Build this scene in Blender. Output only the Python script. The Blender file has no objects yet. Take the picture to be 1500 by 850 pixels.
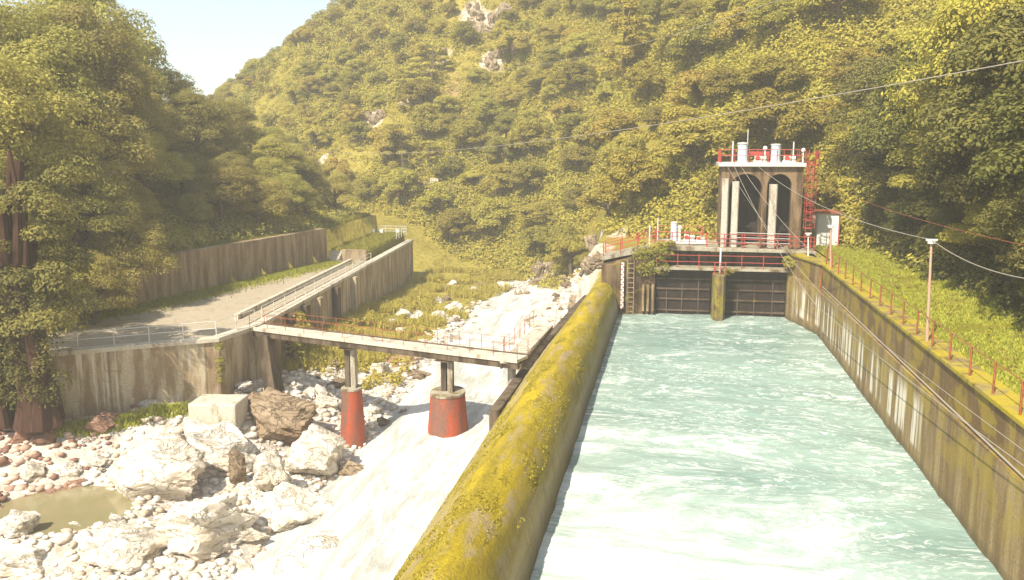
import bpy, math, random
import numpy as np
from mathutils import Vector, Matrix
R = math.radians
S = bpy.context.scene
C = S.collection
rng = np.random.default_rng(7)
random.seed(7)

# ------------------------------------------------------------------ camera
FPX = 1300.0
PIT = math.atan(210/1300.0)
YAW = math.atan(238/math.hypot(1300, 210))
CH = 13.0
cd = bpy.data.cameras.new('camera'); cam = bpy.data.objects.new('camera', cd); C.objects.link(cam)
cd.sensor_width = 36; cd.lens = 36*FPX/1500; cd.clip_end = 3000; cd.clip_start = 0.2
cam.location = (0, 0, CH); cam.rotation_euler = (math.pi/2-PIT, 0, YAW)
S.camera = cam
# ------------------------------------------------------------------ sky, sun, exposure
SUN_DIR = Vector((-0.28, -0.66, 0.82)).normalized()
EL = math.asin(SUN_DIR.z); AZ = math.atan2(SUN_DIR.x, SUN_DIR.y)
w = bpy.data.worlds.new("World"); S.world = w; w.use_nodes = True
nt = w.node_tree; bg = nt.nodes['Background']
sk = nt.nodes.new('ShaderNodeTexSky'); sk.sky_type = 'NISHITA'; sk.sun_disc = False
sk.sun_elevation = EL; sk.sun_rotation = AZ; sk.dust_density = 0.8; sk.air_density = 1.0
nt.links.new(sk.outputs[0], bg.inputs[0]); bg.inputs[1].default_value = 0.095
sl = bpy.data.lights.new('sun', 'SUN'); sl.energy = 4.6; sl.angle = R(0.6); sl.color = (1.0, 0.91, 0.75)
so = bpy.data.objects.new('sun', sl); C.objects.link(so); so.rotation_euler = SUN_DIR.to_track_quat('Z', 'Y').to_euler()
so.location = (-80, -30, 120)
S.view_settings.view_transform = 'Standard'; S.view_settings.look = 'None'
S.view_settings.exposure = 1.18; S.view_settings.gamma = 1
S.cycles.max_bounces = 6; S.cycles.diffuse_bounces = 3; S.cycles.glossy_bounces = 2
S.cycles.transmission_bounces = 3; S.cycles.transparent_max_bounces = 4; S.cycles.volume_bounces = 1
S.cycles.use_denoising = True
HAZE = 0.0010

# ------------------------------------------------------------------ pixel -> world helpers (layout measured on the photograph)
_fw = np.array([-math.sin(YAW)*math.cos(PIT), math.cos(YAW)*math.cos(PIT), -math.sin(PIT)])
_rt = np.array([math.cos(YAW), math.sin(YAW), 0.0]); _up = np.cross(_rt, _fw)
def ray(x, y): return _fw + _rt*(x-750)/FPX + _up*(425-y)/FPX
def atz(x, y, z): r = ray(x, y); t = (z-CH)/r[2]; return Vector(np.array([0, 0, CH])+r*t)
def aty(x, y, Y): r = ray(x, y); return Vector(np.array([0, 0, CH])+r*Y/r[1])
def proj(P):
    d = np.asarray(P, float)-np.array([0, 0, CH]); k = d@_fw; k = np.where(k < .5, .5, k)
    return 750+FPX*(d@_rt)/k, 425-FPX*(d@_up)/k, k

# ------------------------------------------------------------------ numpy noise
_perm = rng.random((64, 512, 1))[:, :, 0]
_lat = rng.random((8, 256, 256))*2-1
def vn(x, y, seed=0):
    L = _lat[seed % 8]; x = np.asarray(x, float)+seed*13.7; y = np.asarray(y, float)+seed*7.3
    xi = np.floor(x).astype(int); yi = np.floor(y).astype(int); fx = x-xi; fy = y-yi
    fx = fx*fx*(3-2*fx); fy = fy*fy*(3-2*fy)
    a = L[xi & 255, yi & 255]; b = L[(xi+1) & 255, yi & 255]; c = L[xi & 255, (yi+1) & 255]; d = L[(xi+1) & 255, (yi+1) & 255]
    return (a*(1-fx)+b*fx)*(1-fy)+(c*(1-fx)+d*fx)*fy
def fbm(x, y, seed=0, o=4):
    s = 0; a = 1; t = 0
    for k in range(o): s = s+a*vn(x*2**k, y*2**k, seed+k); t += a; a *= .5
    return s/t
def ss(a, b, x): t = np.clip((x-a)/(b-a), 0, 1); return t*t*(3-2*t)

# ------------------------------------------------------------------ object helpers
def tag(o, label=None, cat=None, group=None, kind=None):
    if label: o['label'] = label
    if cat: o['category'] = cat
    if group: o['group'] = group
    if kind: o['kind'] = kind
    return o
def empty(name, loc, label=None, cat=None, group=None, rz=0):
    o = bpy.data.objects.new(name, None); C.objects.link(o); o.location = loc; o.rotation_euler = (0, 0, rz)
    o.empty_display_size = .3
    return tag(o, label, cat, group)
def mesh_np(name, V, F, mat, parent=None, loc=(0, 0, 0), smooth=False, attr=None):
    V = np.asarray(V, np.float32)-np.asarray(loc, np.float32); F = np.asarray(F, np.int32)
    me = bpy.data.meshes.new(name); n = F.shape[1]
    me.vertices.add(len(V)); me.vertices.foreach_set('co', V.ravel())
    me.loops.add(F.size); me.loops.foreach_set('vertex_index', F.ravel())
    me.polygons.add(len(F)); me.polygons.foreach_set('loop_start', np.arange(0, F.size, n, dtype=np.int32))
    me.polygons.foreach_set('loop_total', np.full(len(F), n, np.int32))
    me.update(calc_edges=True)
    if smooth: me.polygons.foreach_set('use_smooth', np.ones(len(F), bool))
    if attr is not None:
        a = me.color_attributes.new('mask', 'FLOAT_COLOR', 'POINT'); a.data.foreach_set('color', np.asarray(attr, np.float32).ravel())
    me.materials.append(mat)
    o = bpy.data.objects.new(name, me); C.objects.link(o); o.location = loc
    if parent: o.parent = parent
    return o
class MB:
    def __init__(s): s.v = []; s.f = []
    def add(s, V, F):
        n = len(s.v); s.v += [Vector(p) for p in V]; s.f += [[i+n for i in f] for f in F]; return s
    def box(s, x0, x1, y0, y1, z0, z1):
        return s.add([(x0,y0,z0),(x1,y0,z0),(x1,y1,z0),(x0,y1,z0),(x0,y0,z1),(x1,y0,z1),(x1,y1,z1),(x0,y1,z1)],
                     [(0,3,2,1),(4,5,6,7),(0,1,5,4),(1,2,6,5),(2,3,7,6),(3,0,4,7)])
    def obox(s, c, w, d, h, rz=0):
        a, b = Vector((math.cos(rz), math.sin(rz), 0)), Vector((-math.sin(rz), math.cos(rz), 0)); c = Vector(c)
        V = [c+a*(i*w/2)+b*(j*d/2)+Vector((0, 0, k)) for k in (0, h) for i, j in ((-1,-1),(1,-1),(1,1),(-1,1))]
        return s.add(V, [(0,3,2,1),(4,5,6,7),(0,1,5,4),(1,2,6,5),(2,3,7,6),(3,0,4,7)])
    def tube(s, p, q, r, n=8, r2=None, caps=True):
        p = Vector(p); q = Vector(q); r2 = r if r2 is None else r2; d = (q-p)
        u = d.normalized().orthogonal().normalized(); v = d.normalized().cross(u)
        V = [c+(u*math.cos(a)+v*math.sin(a))*rr for c, rr in ((p, r), (q, r2)) for a in [2*math.pi*i/n for i in range(n)]]
        F = [(i, (i+1) % n, n+(i+1) % n, n+i) for i in range(n)]
        if caps: F += [tuple(range(n-1, -1, -1)), tuple(range(n, 2*n))]
        return s.add(V, F)
    def path(s, pts, r, n=6):
        rr = r if isinstance(r, (list, tuple)) else [r]*len(pts)
        pts = [Vector(p) for p in pts]; base = len(s.v); u = None
        for i, p in enumerate(pts):
            d = (pts[min(i+1, len(pts)-1)]-pts[max(i-1, 0)]).normalized()
            u = d.orthogonal().normalized() if u is None else (u-d*u.dot(d)).normalized()
            v = d.cross(u)
            s.v += [p+(u*math.cos(a)+v*math.sin(a))*rr[i] for a in [2*math.pi*k/n for k in range(n)]]
        for i in range(len(pts)-1):
            for k in range(n):
                a = base+i*n+k; b = base+i*n+(k+1) % n; s.f.append([a, b, b+n, a+n])
        s.f.append([base+k for k in range(n-1, -1, -1)]); e = base+(len(pts)-1)*n; s.f.append([e+k for k in range(n)])
        return s
    def prism(s, poly, z0, z1):       # poly counter-clockwise in xy
        n = len(poly); z1s = z1 if isinstance(z1, (list, tuple)) else [z1]*n
        V = [(x, y, z0) for x, y in poly]+[(x, y, z) for (x, y), z in zip(poly, z1s)]
        return s.add(V, [tuple(range(n-1, -1, -1)), tuple(range(n, 2*n))]+[(i, (i+1) % n, n+(i+1) % n, n+i) for i in range(n)])
    def lathe(s, c, prof, n=16, sx=1, sy=1):
        c = Vector(c); base = len(s.v)
        for r, z in prof: s.v += [c+Vector((r*sx*math.cos(2*math.pi*k/n), r*sy*math.sin(2*math.pi*k/n), z)) for k in range(n)]
        for i in range(len(prof)-1):
            for k in range(n):
                a = base+i*n+k; b = base+i*n+(k+1) % n; s.f.append([a, b, b+n, a+n])
        s.f.append([base+k for k in range(n-1, -1, -1)]); e = base+(len(prof)-1)*n; s.f.append([e+k for k in range(n)])
        return s
    def wallrun(s, pts, th, z0, z1):     # pts along the outer face, thickness to the left of travel
        pts = [Vector((p[0], p[1], 0)) for p in pts]
        off = []
        for i in range(len(pts)):
            ns = []
            for a, b in ((i-1, i), (i, i+1)):
                if a >= 0 and b < len(pts): d = (pts[b]-pts[a]).normalized(); ns.append(Vector((-d.y, d.x, 0)))
            n = sum(ns, Vector()).normalized(); n = n/max(.3, n.dot(ns[0])); off.append(pts[i]+n*th)
        z1s = z1 if isinstance(z1, (list, tuple)) else [z1]*len(pts); z0s = z0 if isinstance(z0, (list, tuple)) else [z0]*len(pts)
        b = len(s.v)
        for i in range(len(pts)):
            for p, z in ((pts[i], z0s[i]), (off[i], z0s[i]), (off[i], z1s[i]), (pts[i], z1s[i])): s.v.append(Vector((p.x, p.y, z)))
        for i in range(len(pts)-1):
            for k in range(4):
                a0 = b+i*4+k; a1 = b+i*4+(k+1) % 4; s.f.append([a0, a0+4, a1+4, a1])
        s.f.append([b, b+1, b+2, b+3]); e = b+(len(pts)-1)*4; s.f.append([e+3, e+2, e+1, e])
        return s
    def build(s, name, mat, parent=None, loc=None, smooth=False, bevel=0):
        base = Vector(loc) if loc is not None else (parent.matrix_basis.translation.copy() if False else Vector((0, 0, 0)))
        off = base
        if parent is not None and loc is None: off = world_loc(parent)
        me = bpy.data.meshes.new(name); me.from_pydata([tuple(p-off) for p in s.v], [], s.f)
        import bmesh
        bm = bmesh.new(); bm.from_mesh(me); bmesh.ops.recalc_face_normals(bm, faces=bm.faces); bm.to_mesh(me); bm.free()
        if smooth: me.polygons.foreach_set('use_smooth', [True]*len(me.polygons))
        me.materials.append(mat)
        o = bpy.data.objects.new(name, me); C.objects.link(o)
        if parent is not None:
            o.parent = parent
            if loc is not None: o.location = base-world_loc(parent)
        else: o.location = off
        if smooth:
            try: me.set_sharp_from_angle(angle=R(40))
            except Exception: pass
        if bevel:
            m = o.modifiers.new('bevel', 'BEVEL'); m.width = bevel; m.segments = 2; m.limit_method = 'ANGLE'
        return o
def world_loc(o):
    l = Vector(o.location); p = o.parent
    while p: l = l+Vector(p.location); p = p.parent
    return l
def copy_tree(o, parent=None):
    c = o.copy(); C.objects.link(c); c.parent = parent
    for ch in list(o.children): copy_tree(ch, c)
    return c

# ------------------------------------------------------------------ materials
class NT:
    def __init__(s, name):
        s.m = bpy.data.materials.new(name); s.m.use_nodes = True; s.t = s.m.node_tree
        s.b = s.t.nodes['Principled BSDF']; s.out = s.t.nodes['Material Output']
    def n(s, typ, **kw):
        nd = s.t.nodes.new(typ)
        for k, v in kw.items(): setattr(nd, k, v)
        return nd
    def l(s, a, b): s.t.links.new(a, b)
    def pos(s, scale=(1, 1, 1), obj=False, rot=(0, 0, 0)):
        src = s.n('ShaderNodeTexCoord').outputs['Object'] if obj else s.n('ShaderNodeNewGeometry').outputs['Position']
        m = s.n('ShaderNodeMapping'); m.inputs['Scale'].default_value = scale; m.inputs['Rotation'].default_value = rot
        s.l(src, m.inputs[0]); return m.outputs[0]
    def noise(s, vec, scale, detail=4, rough=.55, dist=0):
        n = s.n('ShaderNodeTexNoise'); n.inputs['Scale'].default_value = scale; n.inputs['Detail'].default_value = detail
        n.inputs['Roughness'].default_value = rough; n.inputs['Distortion'].default_value = dist; s.l(vec, n.inputs['Vector']); return n.outputs['Fac']
    def ramp(s, fac, a, b, lo=0, hi=1):
        r = s.n('ShaderNodeMapRange'); r.inputs[1].default_value = a; r.inputs[2].default_value = b
        r.inputs[3].default_value = lo; r.inputs[4].default_value = hi; r.interpolation_type = 'SMOOTHSTEP'; s.l(fac, r.inputs[0]); return r.outputs[0]
    def mix(s, fac, a, b):
        m = s.n('ShaderNodeMix', data_type='RGBA')
        if hasattr(fac, 'name'): s.l(fac, m.inputs[0])
        else: m.inputs[0].default_value = fac
        for v, i in ((a, 6), (b, 7)):
            if hasattr(v, 'name'): s.l(v, m.inputs[i])
            else: m.inputs[i].default_value = (*v, 1)
        return m.outputs[2]
    def math(s, op, a, b=0.0):
        m = s.n('ShaderNodeMath', operation=op)
        for v, i in ((a, 0), (b, 1)):
            if hasattr(v, 'name'): s.l(v, m.inputs[i])
            else: m.inputs[i].default_value = v
        return m.outputs[0]
    def bump(s, h, st=.3, d=.05):
        b = s.n('ShaderNodeBump'); b.inputs['Strength'].default_value = st; b.inputs['Distance'].default_value = d
        s.l(h, b.inputs['Height']); s.l(b.outputs[0], s.b.inputs['Normal'])
    def xyz(s, obj=False):
        src = s.n('ShaderNodeTexCoord').outputs['Object'] if obj else s.n('ShaderNodeNewGeometry').outputs['Position']
        x = s.n('ShaderNodeSeparateXYZ'); s.l(src, x.inputs[0]); return x.outputs
    def done(s, col, rough=.85, spec=None):
        if hasattr(col, 'name'): s.l(col, s.b.inputs['Base Color'])
        else: s.b.inputs['Base Color'].default_value = (*col, 1)
        if hasattr(rough, 'name'): s.l(rough, s.b.inputs['Roughness'])
        else: s.b.inputs['Roughness'].default_value = rough
        if spec is not None: s.b.inputs['Specular IOR Level'].default_value = spec
        return s.m

def concrete(name, base=(.42,.38,.30), stain=(.16,.11,.06), moss=(.22,.19,.03), mossy=.5, stainy=.5, white=0, up_moss=0, joints=0):
    t = NT(name); p = t.pos(); st = t.pos((1, 1, .17))
    n1 = t.noise(p, .6, 6, .65); n2 = t.noise(st, 1.6, 5, .6); n3 = t.noise(p, 9, 5, .7); n4 = t.noise(p, .9, 5, .6, .6)
    c = t.mix(t.ramp(n2, .62-.4*stainy, .78-.28*stainy), base, stain)
    c = t.mix(t.ramp(n3, .3, .75, 0, .45), c, tuple(x*.45 for x in stain))
    if white:
        w1 = t.noise(t.pos((1, 1, .05)), 2.2, 4, .55); w2 = t.noise(p, .23, 2)
        c = t.mix(t.math('MULTIPLY', t.ramp(w1, .57, .64), t.ramp(w2, .5, .6, 0, white)), c, (.66, .62, .52))
    mm = t.ramp(n4, .72-.45*mossy, .86-.4*mossy)
    c = t.mix(t.math('MULTIPLY', mm, t.ramp(n3, .25, .6, .3, 1)), c, moss)
    if up_moss:
        g = t.n('ShaderNodeNewGeometry'); x = t.n('ShaderNodeSeparateXYZ'); t.l(g.outputs['Normal'], x.inputs[0])
        c = t.mix(t.math('MULTIPLY', t.ramp(x.outputs[2], .3, .9), t.ramp(n1, .35, .6, 0, up_moss)), c, moss)
    h = t.math('ADD', n3, t.math('MULTIPLY', n2, 1.5))
    if joints:
        x = t.xyz(); f = t.math('FRACT', t.math('DIVIDE', x[1], joints)); f = t.math('ABSOLUTE', t.math('SUBTRACT', f, .5))
        j = t.ramp(f, 0, .02, 1, 0); c = t.mix(t.math('MULTIPLY', j, .6), c, tuple(q*.4 for q in stain)); h = t.math('SUBTRACT', h, j)
    t.bump(h, .6, .04)
    return t.done(c, .9, .2)
def paint(name, col, rust=.3, rough=.5):
    t = NT(name); p = t.pos(); n = t.noise(p, 3.5, 6, .7)
    c = t.mix(t.ramp(n, .7-.3*rust, .8-.2*rust), col, (.16, .07, .03)); c = t.mix(t.ramp(t.noise(p, 14, 3), .35, .7, 0, .35), c, tuple(x*.5 for x in col))
    t.bump(n, .2, .01); return t.done(c, rough)
M = {}
M['conc'] = concrete('weathered_concrete', stainy=.45, mossy=.3, up_moss=.25)
M['conc_wall'] = concrete('streaked_platform_wall', (.54,.46,.32), (.29,.205,.12), (.20,.15,.04), mossy=.28, stainy=.62, white=.7, joints=3.1)
M['conc_rear'] = concrete('brown_retaining_wall', (.40,.31,.20), (.21,.145,.085), (.16,.13,.04), mossy=.3, stainy=.6, joints=2.6)
M['conc_pale'] = concrete('pale_bridge_concrete', (.58,.53,.43), (.25,.18,.11), mossy=.1, stainy=.25)
M['conc_dark'] = concrete('dark_brown_concrete', (.15,.11,.075), (.05,.035,.022), (.14,.12,.02), mossy=.3, stainy=.55)  # dark brown base with darker vertical streaks
M['conc_tower'] = concrete('tower_concrete', (.26,.175,.10), (.085,.05,.026), (.2,.16,.06), mossy=.15, stainy=.55)
M['conc_column'] = concrete('pale_column_concrete', (.55,.51,.43), (.30,.22,.14), mossy=.05, stainy=.35)
M['pier_moss'] = concrete('mossy_pier', (.24,.18,.09), (.09,.06,.02), (.26,.21,.025), mossy=.62, stainy=.5)
M['deck'] = concrete('deck_surface', (.40,.34,.25), (.28,.22,.13), (.30,.27,.05), mossy=.22, stainy=.2)
M['red'] = paint('red_railing_paint', (.42,.055,.04), .2)
M['redrust'] = paint('rusty_railing_paint', (.30,.085,.035), .55)
M['redpier'] = concrete('red_pier_coating', (.44,.085,.035), (.20,.10,.07), (.25,.05,.02), mossy=.25, stainy=.5)
M['white'] = paint('white_paint', (.72,.71,.67), .05, .45)
M['greyw'] = paint('grey_galvanised', (.60,.58,.53), .15, .5)
M['steel'] = concrete('dark_gate_steel', (.035,.027,.022), (.025,.016,.012), (.08,.06,.02), mossy=.15, stainy=.5)
M['rib'] = concrete('rusty_gate_rib', (.14,.10,.075), (.08,.05,.03), mossy=.2, stainy=.5)
M['cable'] = paint('pale_cable', (.32,.28,.22), .1, .6)
M['rib2'] = concrete('rib_concrete', (.40,.31,.20), (.16,.10,.05), mossy=.3, stainy=.5)
M['tank'] = paint('blue_grey_tank_paint', (.50,.56,.62), .05)
M['glass'] = NT('lamp_glass').done((.85,.85,.82), .2)
def shed_mat():
    t = NT('white_rendered_wall'); n = t.noise(t.pos((1,1,.15)), 1.7, 5)
    t.bump(t.noise(t.pos(), 20), .15, .01); return t.done(t.mix(t.ramp(n, .45, .8, 0, .6), (.72,.70,.64), (.42,.38,.30)), .8)
M['shed'] = shed_mat()
def dam_mat():
    t = NT('moss_covered_crest'); p = t.pos(); al = t.pos((1.4, .16, 1.4))
    n1 = t.noise(al, 1.0, 5, .6); n2 = t.noise(p, .8, 6, .65, .5); n3 = t.noise(p, 11, 5, .7); n4 = t.noise(p, .28, 4, .6)
    c = t.mix(t.ramp(n1, .32, .68), (.31,.235,.018), (.52,.39,.015))
    c = t.mix(t.ramp(n3, .36, .7, 0, .5), c, (.15,.115,.015))
    nb = t.noise(t.pos((1.1, .22, 1.1)), 1.5, 6, .65, .3); bare = t.math('MULTIPLY', t.ramp(nb, .50, .62), t.ramp(n3, .3, .5, .4, 1))
    c = t.mix(t.math('MULTIPLY', bare, .7), c, (.36,.28,.20))
    x = t.xyz(); lo = t.ramp(x[2], 2.6, .2, 0, 1)
    c = t.mix(t.math('MULTIPLY', lo, t.ramp(n1, .30, .55, .25, .95)), c, (.40,.34,.25))  # paler lower slope: grey-brown streaks, with sunlight also put into the colour
    wet = t.ramp(x[2], 1.1, .15, .0, .7); rt = t.ramp(x[0], -5.0, -4.3)
    c = t.mix(t.math('MULTIPLY', wet, rt), c, (.085,.065,.015)); c = t.mix(t.math('MULTIPLY', t.ramp(t.noise(t.pos((.8, .8, .25)), 2.6, 6, .7), .5, .62), .3), c, (.16,.115,.025))
    t.bump(t.math('ADD', t.math('MULTIPLY', n3, 1.2), t.math('ADD', n1, n2)), .9, .09); return t.done(c, .95, .15)
M['dam'] = dam_mat()
def rwall_mat():
    t = NT('stained_basin_wall'); p = t.pos(); st = t.pos((1, 1, .12)); x = t.xyz()
    n1 = t.noise(st, 1.3, 6, .62); n2 = t.noise(p, .7, 6, .62, .4); n3 = t.noise(p, 10, 5, .7)
    c = t.mix(t.ramp(n1, .34, .62), (.40,.29,.14), (.20,.13,.055))
    c = t.mix(t.ramp(n3, .35, .7, 0, .5), c, (.10,.065,.03))
    up = t.ramp(x[2], 3.2, 3.6); c = t.mix(t.math('MULTIPLY', up, t.ramp(n1, .3, .6, .5, .95)), c, (.14,.085,.035))
    g = t.math('MULTIPLY', t.ramp(n2, .46, .58), t.ramp(x[2], .3, 2.8, .15, .95)); c = t.mix(t.math('MULTIPLY', g, .6), c, (.34,.25,.025))
    # pale lime runs below the ledge, on the middle length of the wall
    w1 = t.noise(t.pos((.0, 1, .05)), 1.0, 5, .7); zz = t.math('MULTIPLY', t.ramp(x[2], .5, .8), t.ramp(x[2], 3.1, 2.2)); yy = t.math('MULTIPLY', t.ramp(x[1], 36, 38.5), t.ramp(x[1], 69, 67))
    c = t.mix(t.math('MULTIPLY', t.math('MULTIPLY', t.ramp(w1, .5, .55), zz), yy), c, (.68,.62,.50))
    c = t.mix(t.ramp(x[2], .5, .1, 0, .6), c, (.10,.08,.04))
    t.bump(t.math('ADD', n3, n1), .7, .05); return t.done(c, .85, .25)
M['rwall'] = rwall_mat()
M['coping'] = concrete('mossy_coping', (.26,.20,.09), (.13,.09,.03), (.36,.28,.015), mossy=.8, stainy=.4)

def leaf_mat(name, a, b, c2, trans=.25):
    t = NT(name); g = t.n('ShaderNodeNewGeometry'); oi = t.n('ShaderNodeObjectInfo')
    n = t.noise(t.pos(obj=True), .45, 3)
    col = t.mix(g.outputs['Random Per Island'], a, b)
    col = t.mix(t.ramp(n, .35, .65, 0, .8), col, c2)
    hs = t.n('ShaderNodeHueSaturation'); t.l(col, hs.inputs['Color'])
    hs.inputs['Saturation'].default_value = .95
    t.l(t.ramp(oi.outputs['Random'], 0, 1, .492, .515), hs.inputs['Hue'])
    v = t.math('FRACT', t.math('MULTIPLY', oi.outputs['Random'], 7.31)); t.l(t.ramp(v, 0, 1, .78, 1.35), hs.inputs['Value'])
    t.done(hs.outputs[0], .7, .15)
    tr = t.n('ShaderNodeBsdfTranslucent'); t.l(hs.outputs[0], tr.inputs[0]); mx = t.n('ShaderNodeMixShader'); mx.inputs[0].default_value = trans
    t.l(t.b.outputs[0], mx.inputs[1]); t.l(tr.outputs[0], mx.inputs[2]); t.l(mx.outputs[0], t.out.inputs[0])
    return t.m
M['leaf'] = leaf_mat('olive_foliage', (.24,.205,.028), (.47,.39,.055), (.36,.305,.045), .42)
M['leafy'] = leaf_mat('yellow_green_foliage', (.27,.215,.022), (.46,.355,.045), (.36,.285,.036), .38)
M['leafd'] = leaf_mat('deep_shaded_foliage', (.085,.082,.02), (.21,.185,.034), (.14,.13,.026), .28)  # dark leaf tones; shade of the right wood is put into the colour
M['leafl'] = leaf_mat('valley_side_foliage', (.23,.20,.045), (.44,.38,.08), (.34,.30,.06), .45)
M['grass'] = leaf_mat('meadow_grass', (.19,.19,.02), (.38,.35,.035), (.28,.27,.025), .3)
M['reed'] = leaf_mat('bank_grass', (.42,.33,.045), (.68,.54,.10), (.55,.43,.06), .35)
def bark(name, a, b):
    t = NT(name); n = t.noise(t.pos((1, 1, .2), obj=True), 6, 5); t.bump(n, .8, .05); return t.done(t.mix(n, a, b), .95, .1)
M['bark'] = bark('grey_brown_bark', (.05,.035,.022), (.20,.15,.10))
M['barkr'] = bark('reddish_bark', (.018,.011,.008), (.10,.05,.033))

def rock_mat(name, a, b, moss=.2):
    t = NT(name); p = t.pos(obj=True); oi = t.n('ShaderNodeObjectInfo')
    n = t.noise(p, 1.1, 8, .65, .6); n2 = t.noise(p, 7, 6, .7); n3 = t.noise(t.pos((1, 1, 3), obj=True), 2.2, 6, .6, 1.2)
    c = t.mix(t.ramp(n, .35, .68), a, b); c = t.mix(t.ramp(n3, .54, .66, 0, .5), c, tuple(x*.45 for x in b)); c = t.mix(t.ramp(n2, .62, .75, 0, moss), c, (.25,.2,.04)); cr = t.math('ABSOLUTE', t.math('SUBTRACT', t.noise(t.pos((1, 1, 1.6), obj=True), 1.6, 5, .55, .8), .5)); c = t.mix(t.ramp(cr, .014, .0, 0, .7), c, tuple(x*.35 for x in b)); n = t.math('SUBTRACT', n, t.ramp(cr, .02, 0, 0, .5))  # thin crack lines darkened: shadow inside the cracks put into the colour
    c = t.mix(t.math('MULTIPLY', oi.outputs['Random'], .35), c, b)
    t.bump(t.math('ADD', t.math('ADD', t.math('MULTIPLY', n2, .6), n), n3), .9, .15); return t.done(c, .85, .25)
M['rockw'] = rock_mat('bleached_boulder', (.74,.70,.62), (.56,.47,.35), .1)
M['rockb'] = rock_mat('brown_boulder', (.36,.28,.19), (.17,.11,.06), .15)
M['rockr'] = rock_mat('reddish_rubble', (.44,.27,.19), (.27,.14,.09), .2)
M['cliff'] = rock_mat('crag_rock', (.44,.35,.24), (.24,.17,.10), .5)

def ground_mat():
    t = NT('valley_ground'); p = t.pos(); at = t.n('ShaderNodeVertexColor', layer_name='mask'); sp = t.n('ShaderNodeSeparateColor'); t.l(at.outputs[0], sp.inputs[0])
    n1 = t.noise(p, .12, 6, .6); n2 = t.noise(p, 1.5, 6, .7); n3 = t.noise(p, 7, 4, .7)
    c = t.mix(t.ramp(n1, .35, .65), (.25,.205,.035), (.36,.295,.06)); c = t.mix(t.ramp(n2, .4, .7, 0, .8), c, (.17,.135,.02))
    v = t.n('ShaderNodeTexVoronoi'); v.inputs['Scale'].default_value = 1.6; t.l(p, v.inputs[0])
    g = t.mix(v.outputs['Distance'], (.66,.62,.55), (.36,.29,.22)); g = t.mix(t.ramp(n3, .45, .7, 0, .6), g, (.72,.69,.62))
    rk = t.mix(t.ramp(t.noise(t.pos((1, 1, .3)), .9, 7, .7), .4, .65), (.60,.52,.40), (.30,.21,.12))
    soil = t.mix(n2, (.28,.17,.08), (.40,.28,.15))
    edge = lambda s_: t.ramp(t.math('ADD', s_, t.math('MULTIPLY', t.math('SUBTRACT', n2, .5), .7)), .35, .6)
    c = t.mix(edge(sp.outputs[2]), c, soil); c = t.mix(edge(sp.outputs[1]), c, rk); c = t.mix(edge(sp.outputs[0]), c, g)
    t.bump(t.math('ADD', n2, t.math('ADD', n3, v.outputs['Distance'])), .8, .15); return t.done(c, .95, .1)
M['ground'] = ground_mat()
def lawn_mat():
    t = NT('lawn_turf'); p = t.pos(); n = t.noise(p, .5, 6, .6); n2 = t.noise(p, 6, 5, .7)
    c = t.mix(n, (.16,.16,.015), (.28,.24,.02)); c = t.mix(t.ramp(n2, .4, .7), c, (.10,.10,.015)); t.bump(n2, .8, .08); return t.done(c, .95, .1)
M['lawn'] = lawn_mat()
def basin_mat():
    t = NT('milky_green_water'); x = t.xyz()
    # curved currents: noise stretched across the flow and warped
    p = t.pos((.55, 1.25, 1), rot=(0, 0, R(-16))); wv = t.n('ShaderNodeTexNoise'); wv.inputs['Scale'].default_value = .12; wv.inputs['Detail'].default_value = 2; t.l(p, wv.inputs[0])
    vm = t.n('ShaderNodeVectorMath', operation='MULTIPLY_ADD'); t.l(wv.outputs['Color'], vm.inputs[0]); vm.inputs[1].default_value = (7, 7, 0); t.l(p, vm.inputs[2])
    a = t.noise(vm.outputs[0], .42, 8, .68, .5); b = t.noise(vm.outputs[0], 1.5, 8, .75, 1.0); d = t.noise(vm.outputs[0], .11, 3, .5)
    # the jet of froth runs down the near left half of the basin
    u = t.math('ADD', t.math('MULTIPLY', x[0], -.06), t.math('MULTIPLY', x[1], -.032)); u = t.math('ADD', u, 1.32)
    j = t.ramp(t.math('ADD', u, t.math('MULTIPLY', t.math('SUBTRACT', d, .5), 1.6)), -.35, .75)
    thr = t.math('ADD', t.math('ADD', a, t.math('MULTIPLY', b, .55)), t.math('MULTIPLY', j, .19))
    f = t.ramp(thr, .80, 1.10)
    s = t.noise(vm.outputs[0], 2.6, 6, .72, 1.0)
    f2 = t.math('MULTIPLY', t.ramp(s, .5, .64), t.ramp(a, .36, .56, .15, .8)); f = t.math('MAXIMUM', f, f2)
    base = t.mix(t.ramp(d, .35, .65), (.175,.27,.235), (.265,.37,.32))
    base = t.mix(t.math('MULTIPLY', j, .7), base, (.44,.52,.46))
    c = t.mix(f, base, (.70,.74,.69))
    t.bump(t.math('ADD', t.math('MULTIPLY', b, .8), t.math('MULTIPLY', s, .35)), .6, .18)
    return t.done(c, t.ramp(f, 0, 1, .2, .6), .4)
M['basin'] = basin_mat()
def river_mat():
    t = NT('white_river_water'); p = t.pos((1.5, .34, 1), rot=(0, 0, R(-14)))
    a = t.noise(p, .5, 8, .68, .8); b = t.noise(p, 2.4, 7, .75, 1.2)
    f = t.ramp(t.math('ADD', a, t.math('MULTIPLY', b, .5)), .62, .88)
    c = t.mix(f, (.44,.44,.38), (.76,.75,.70)); t.bump(t.math('ADD', a, b), .8, .2); return t.done(c, t.ramp(f, 0, 1, .3, .6), .4)
M['river'] = river_mat()
def pool_mat():
    t = NT('murky_pool_water'); n = t.noise(t.pos(), .7, 4); t.bump(t.noise(t.pos(), 3, 3), .15, .03)
    return t.done(t.mix(n, (.17,.16,.07), (.28,.23,.13)), .12, .5)
M['pool'] = pool_mat()

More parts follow.
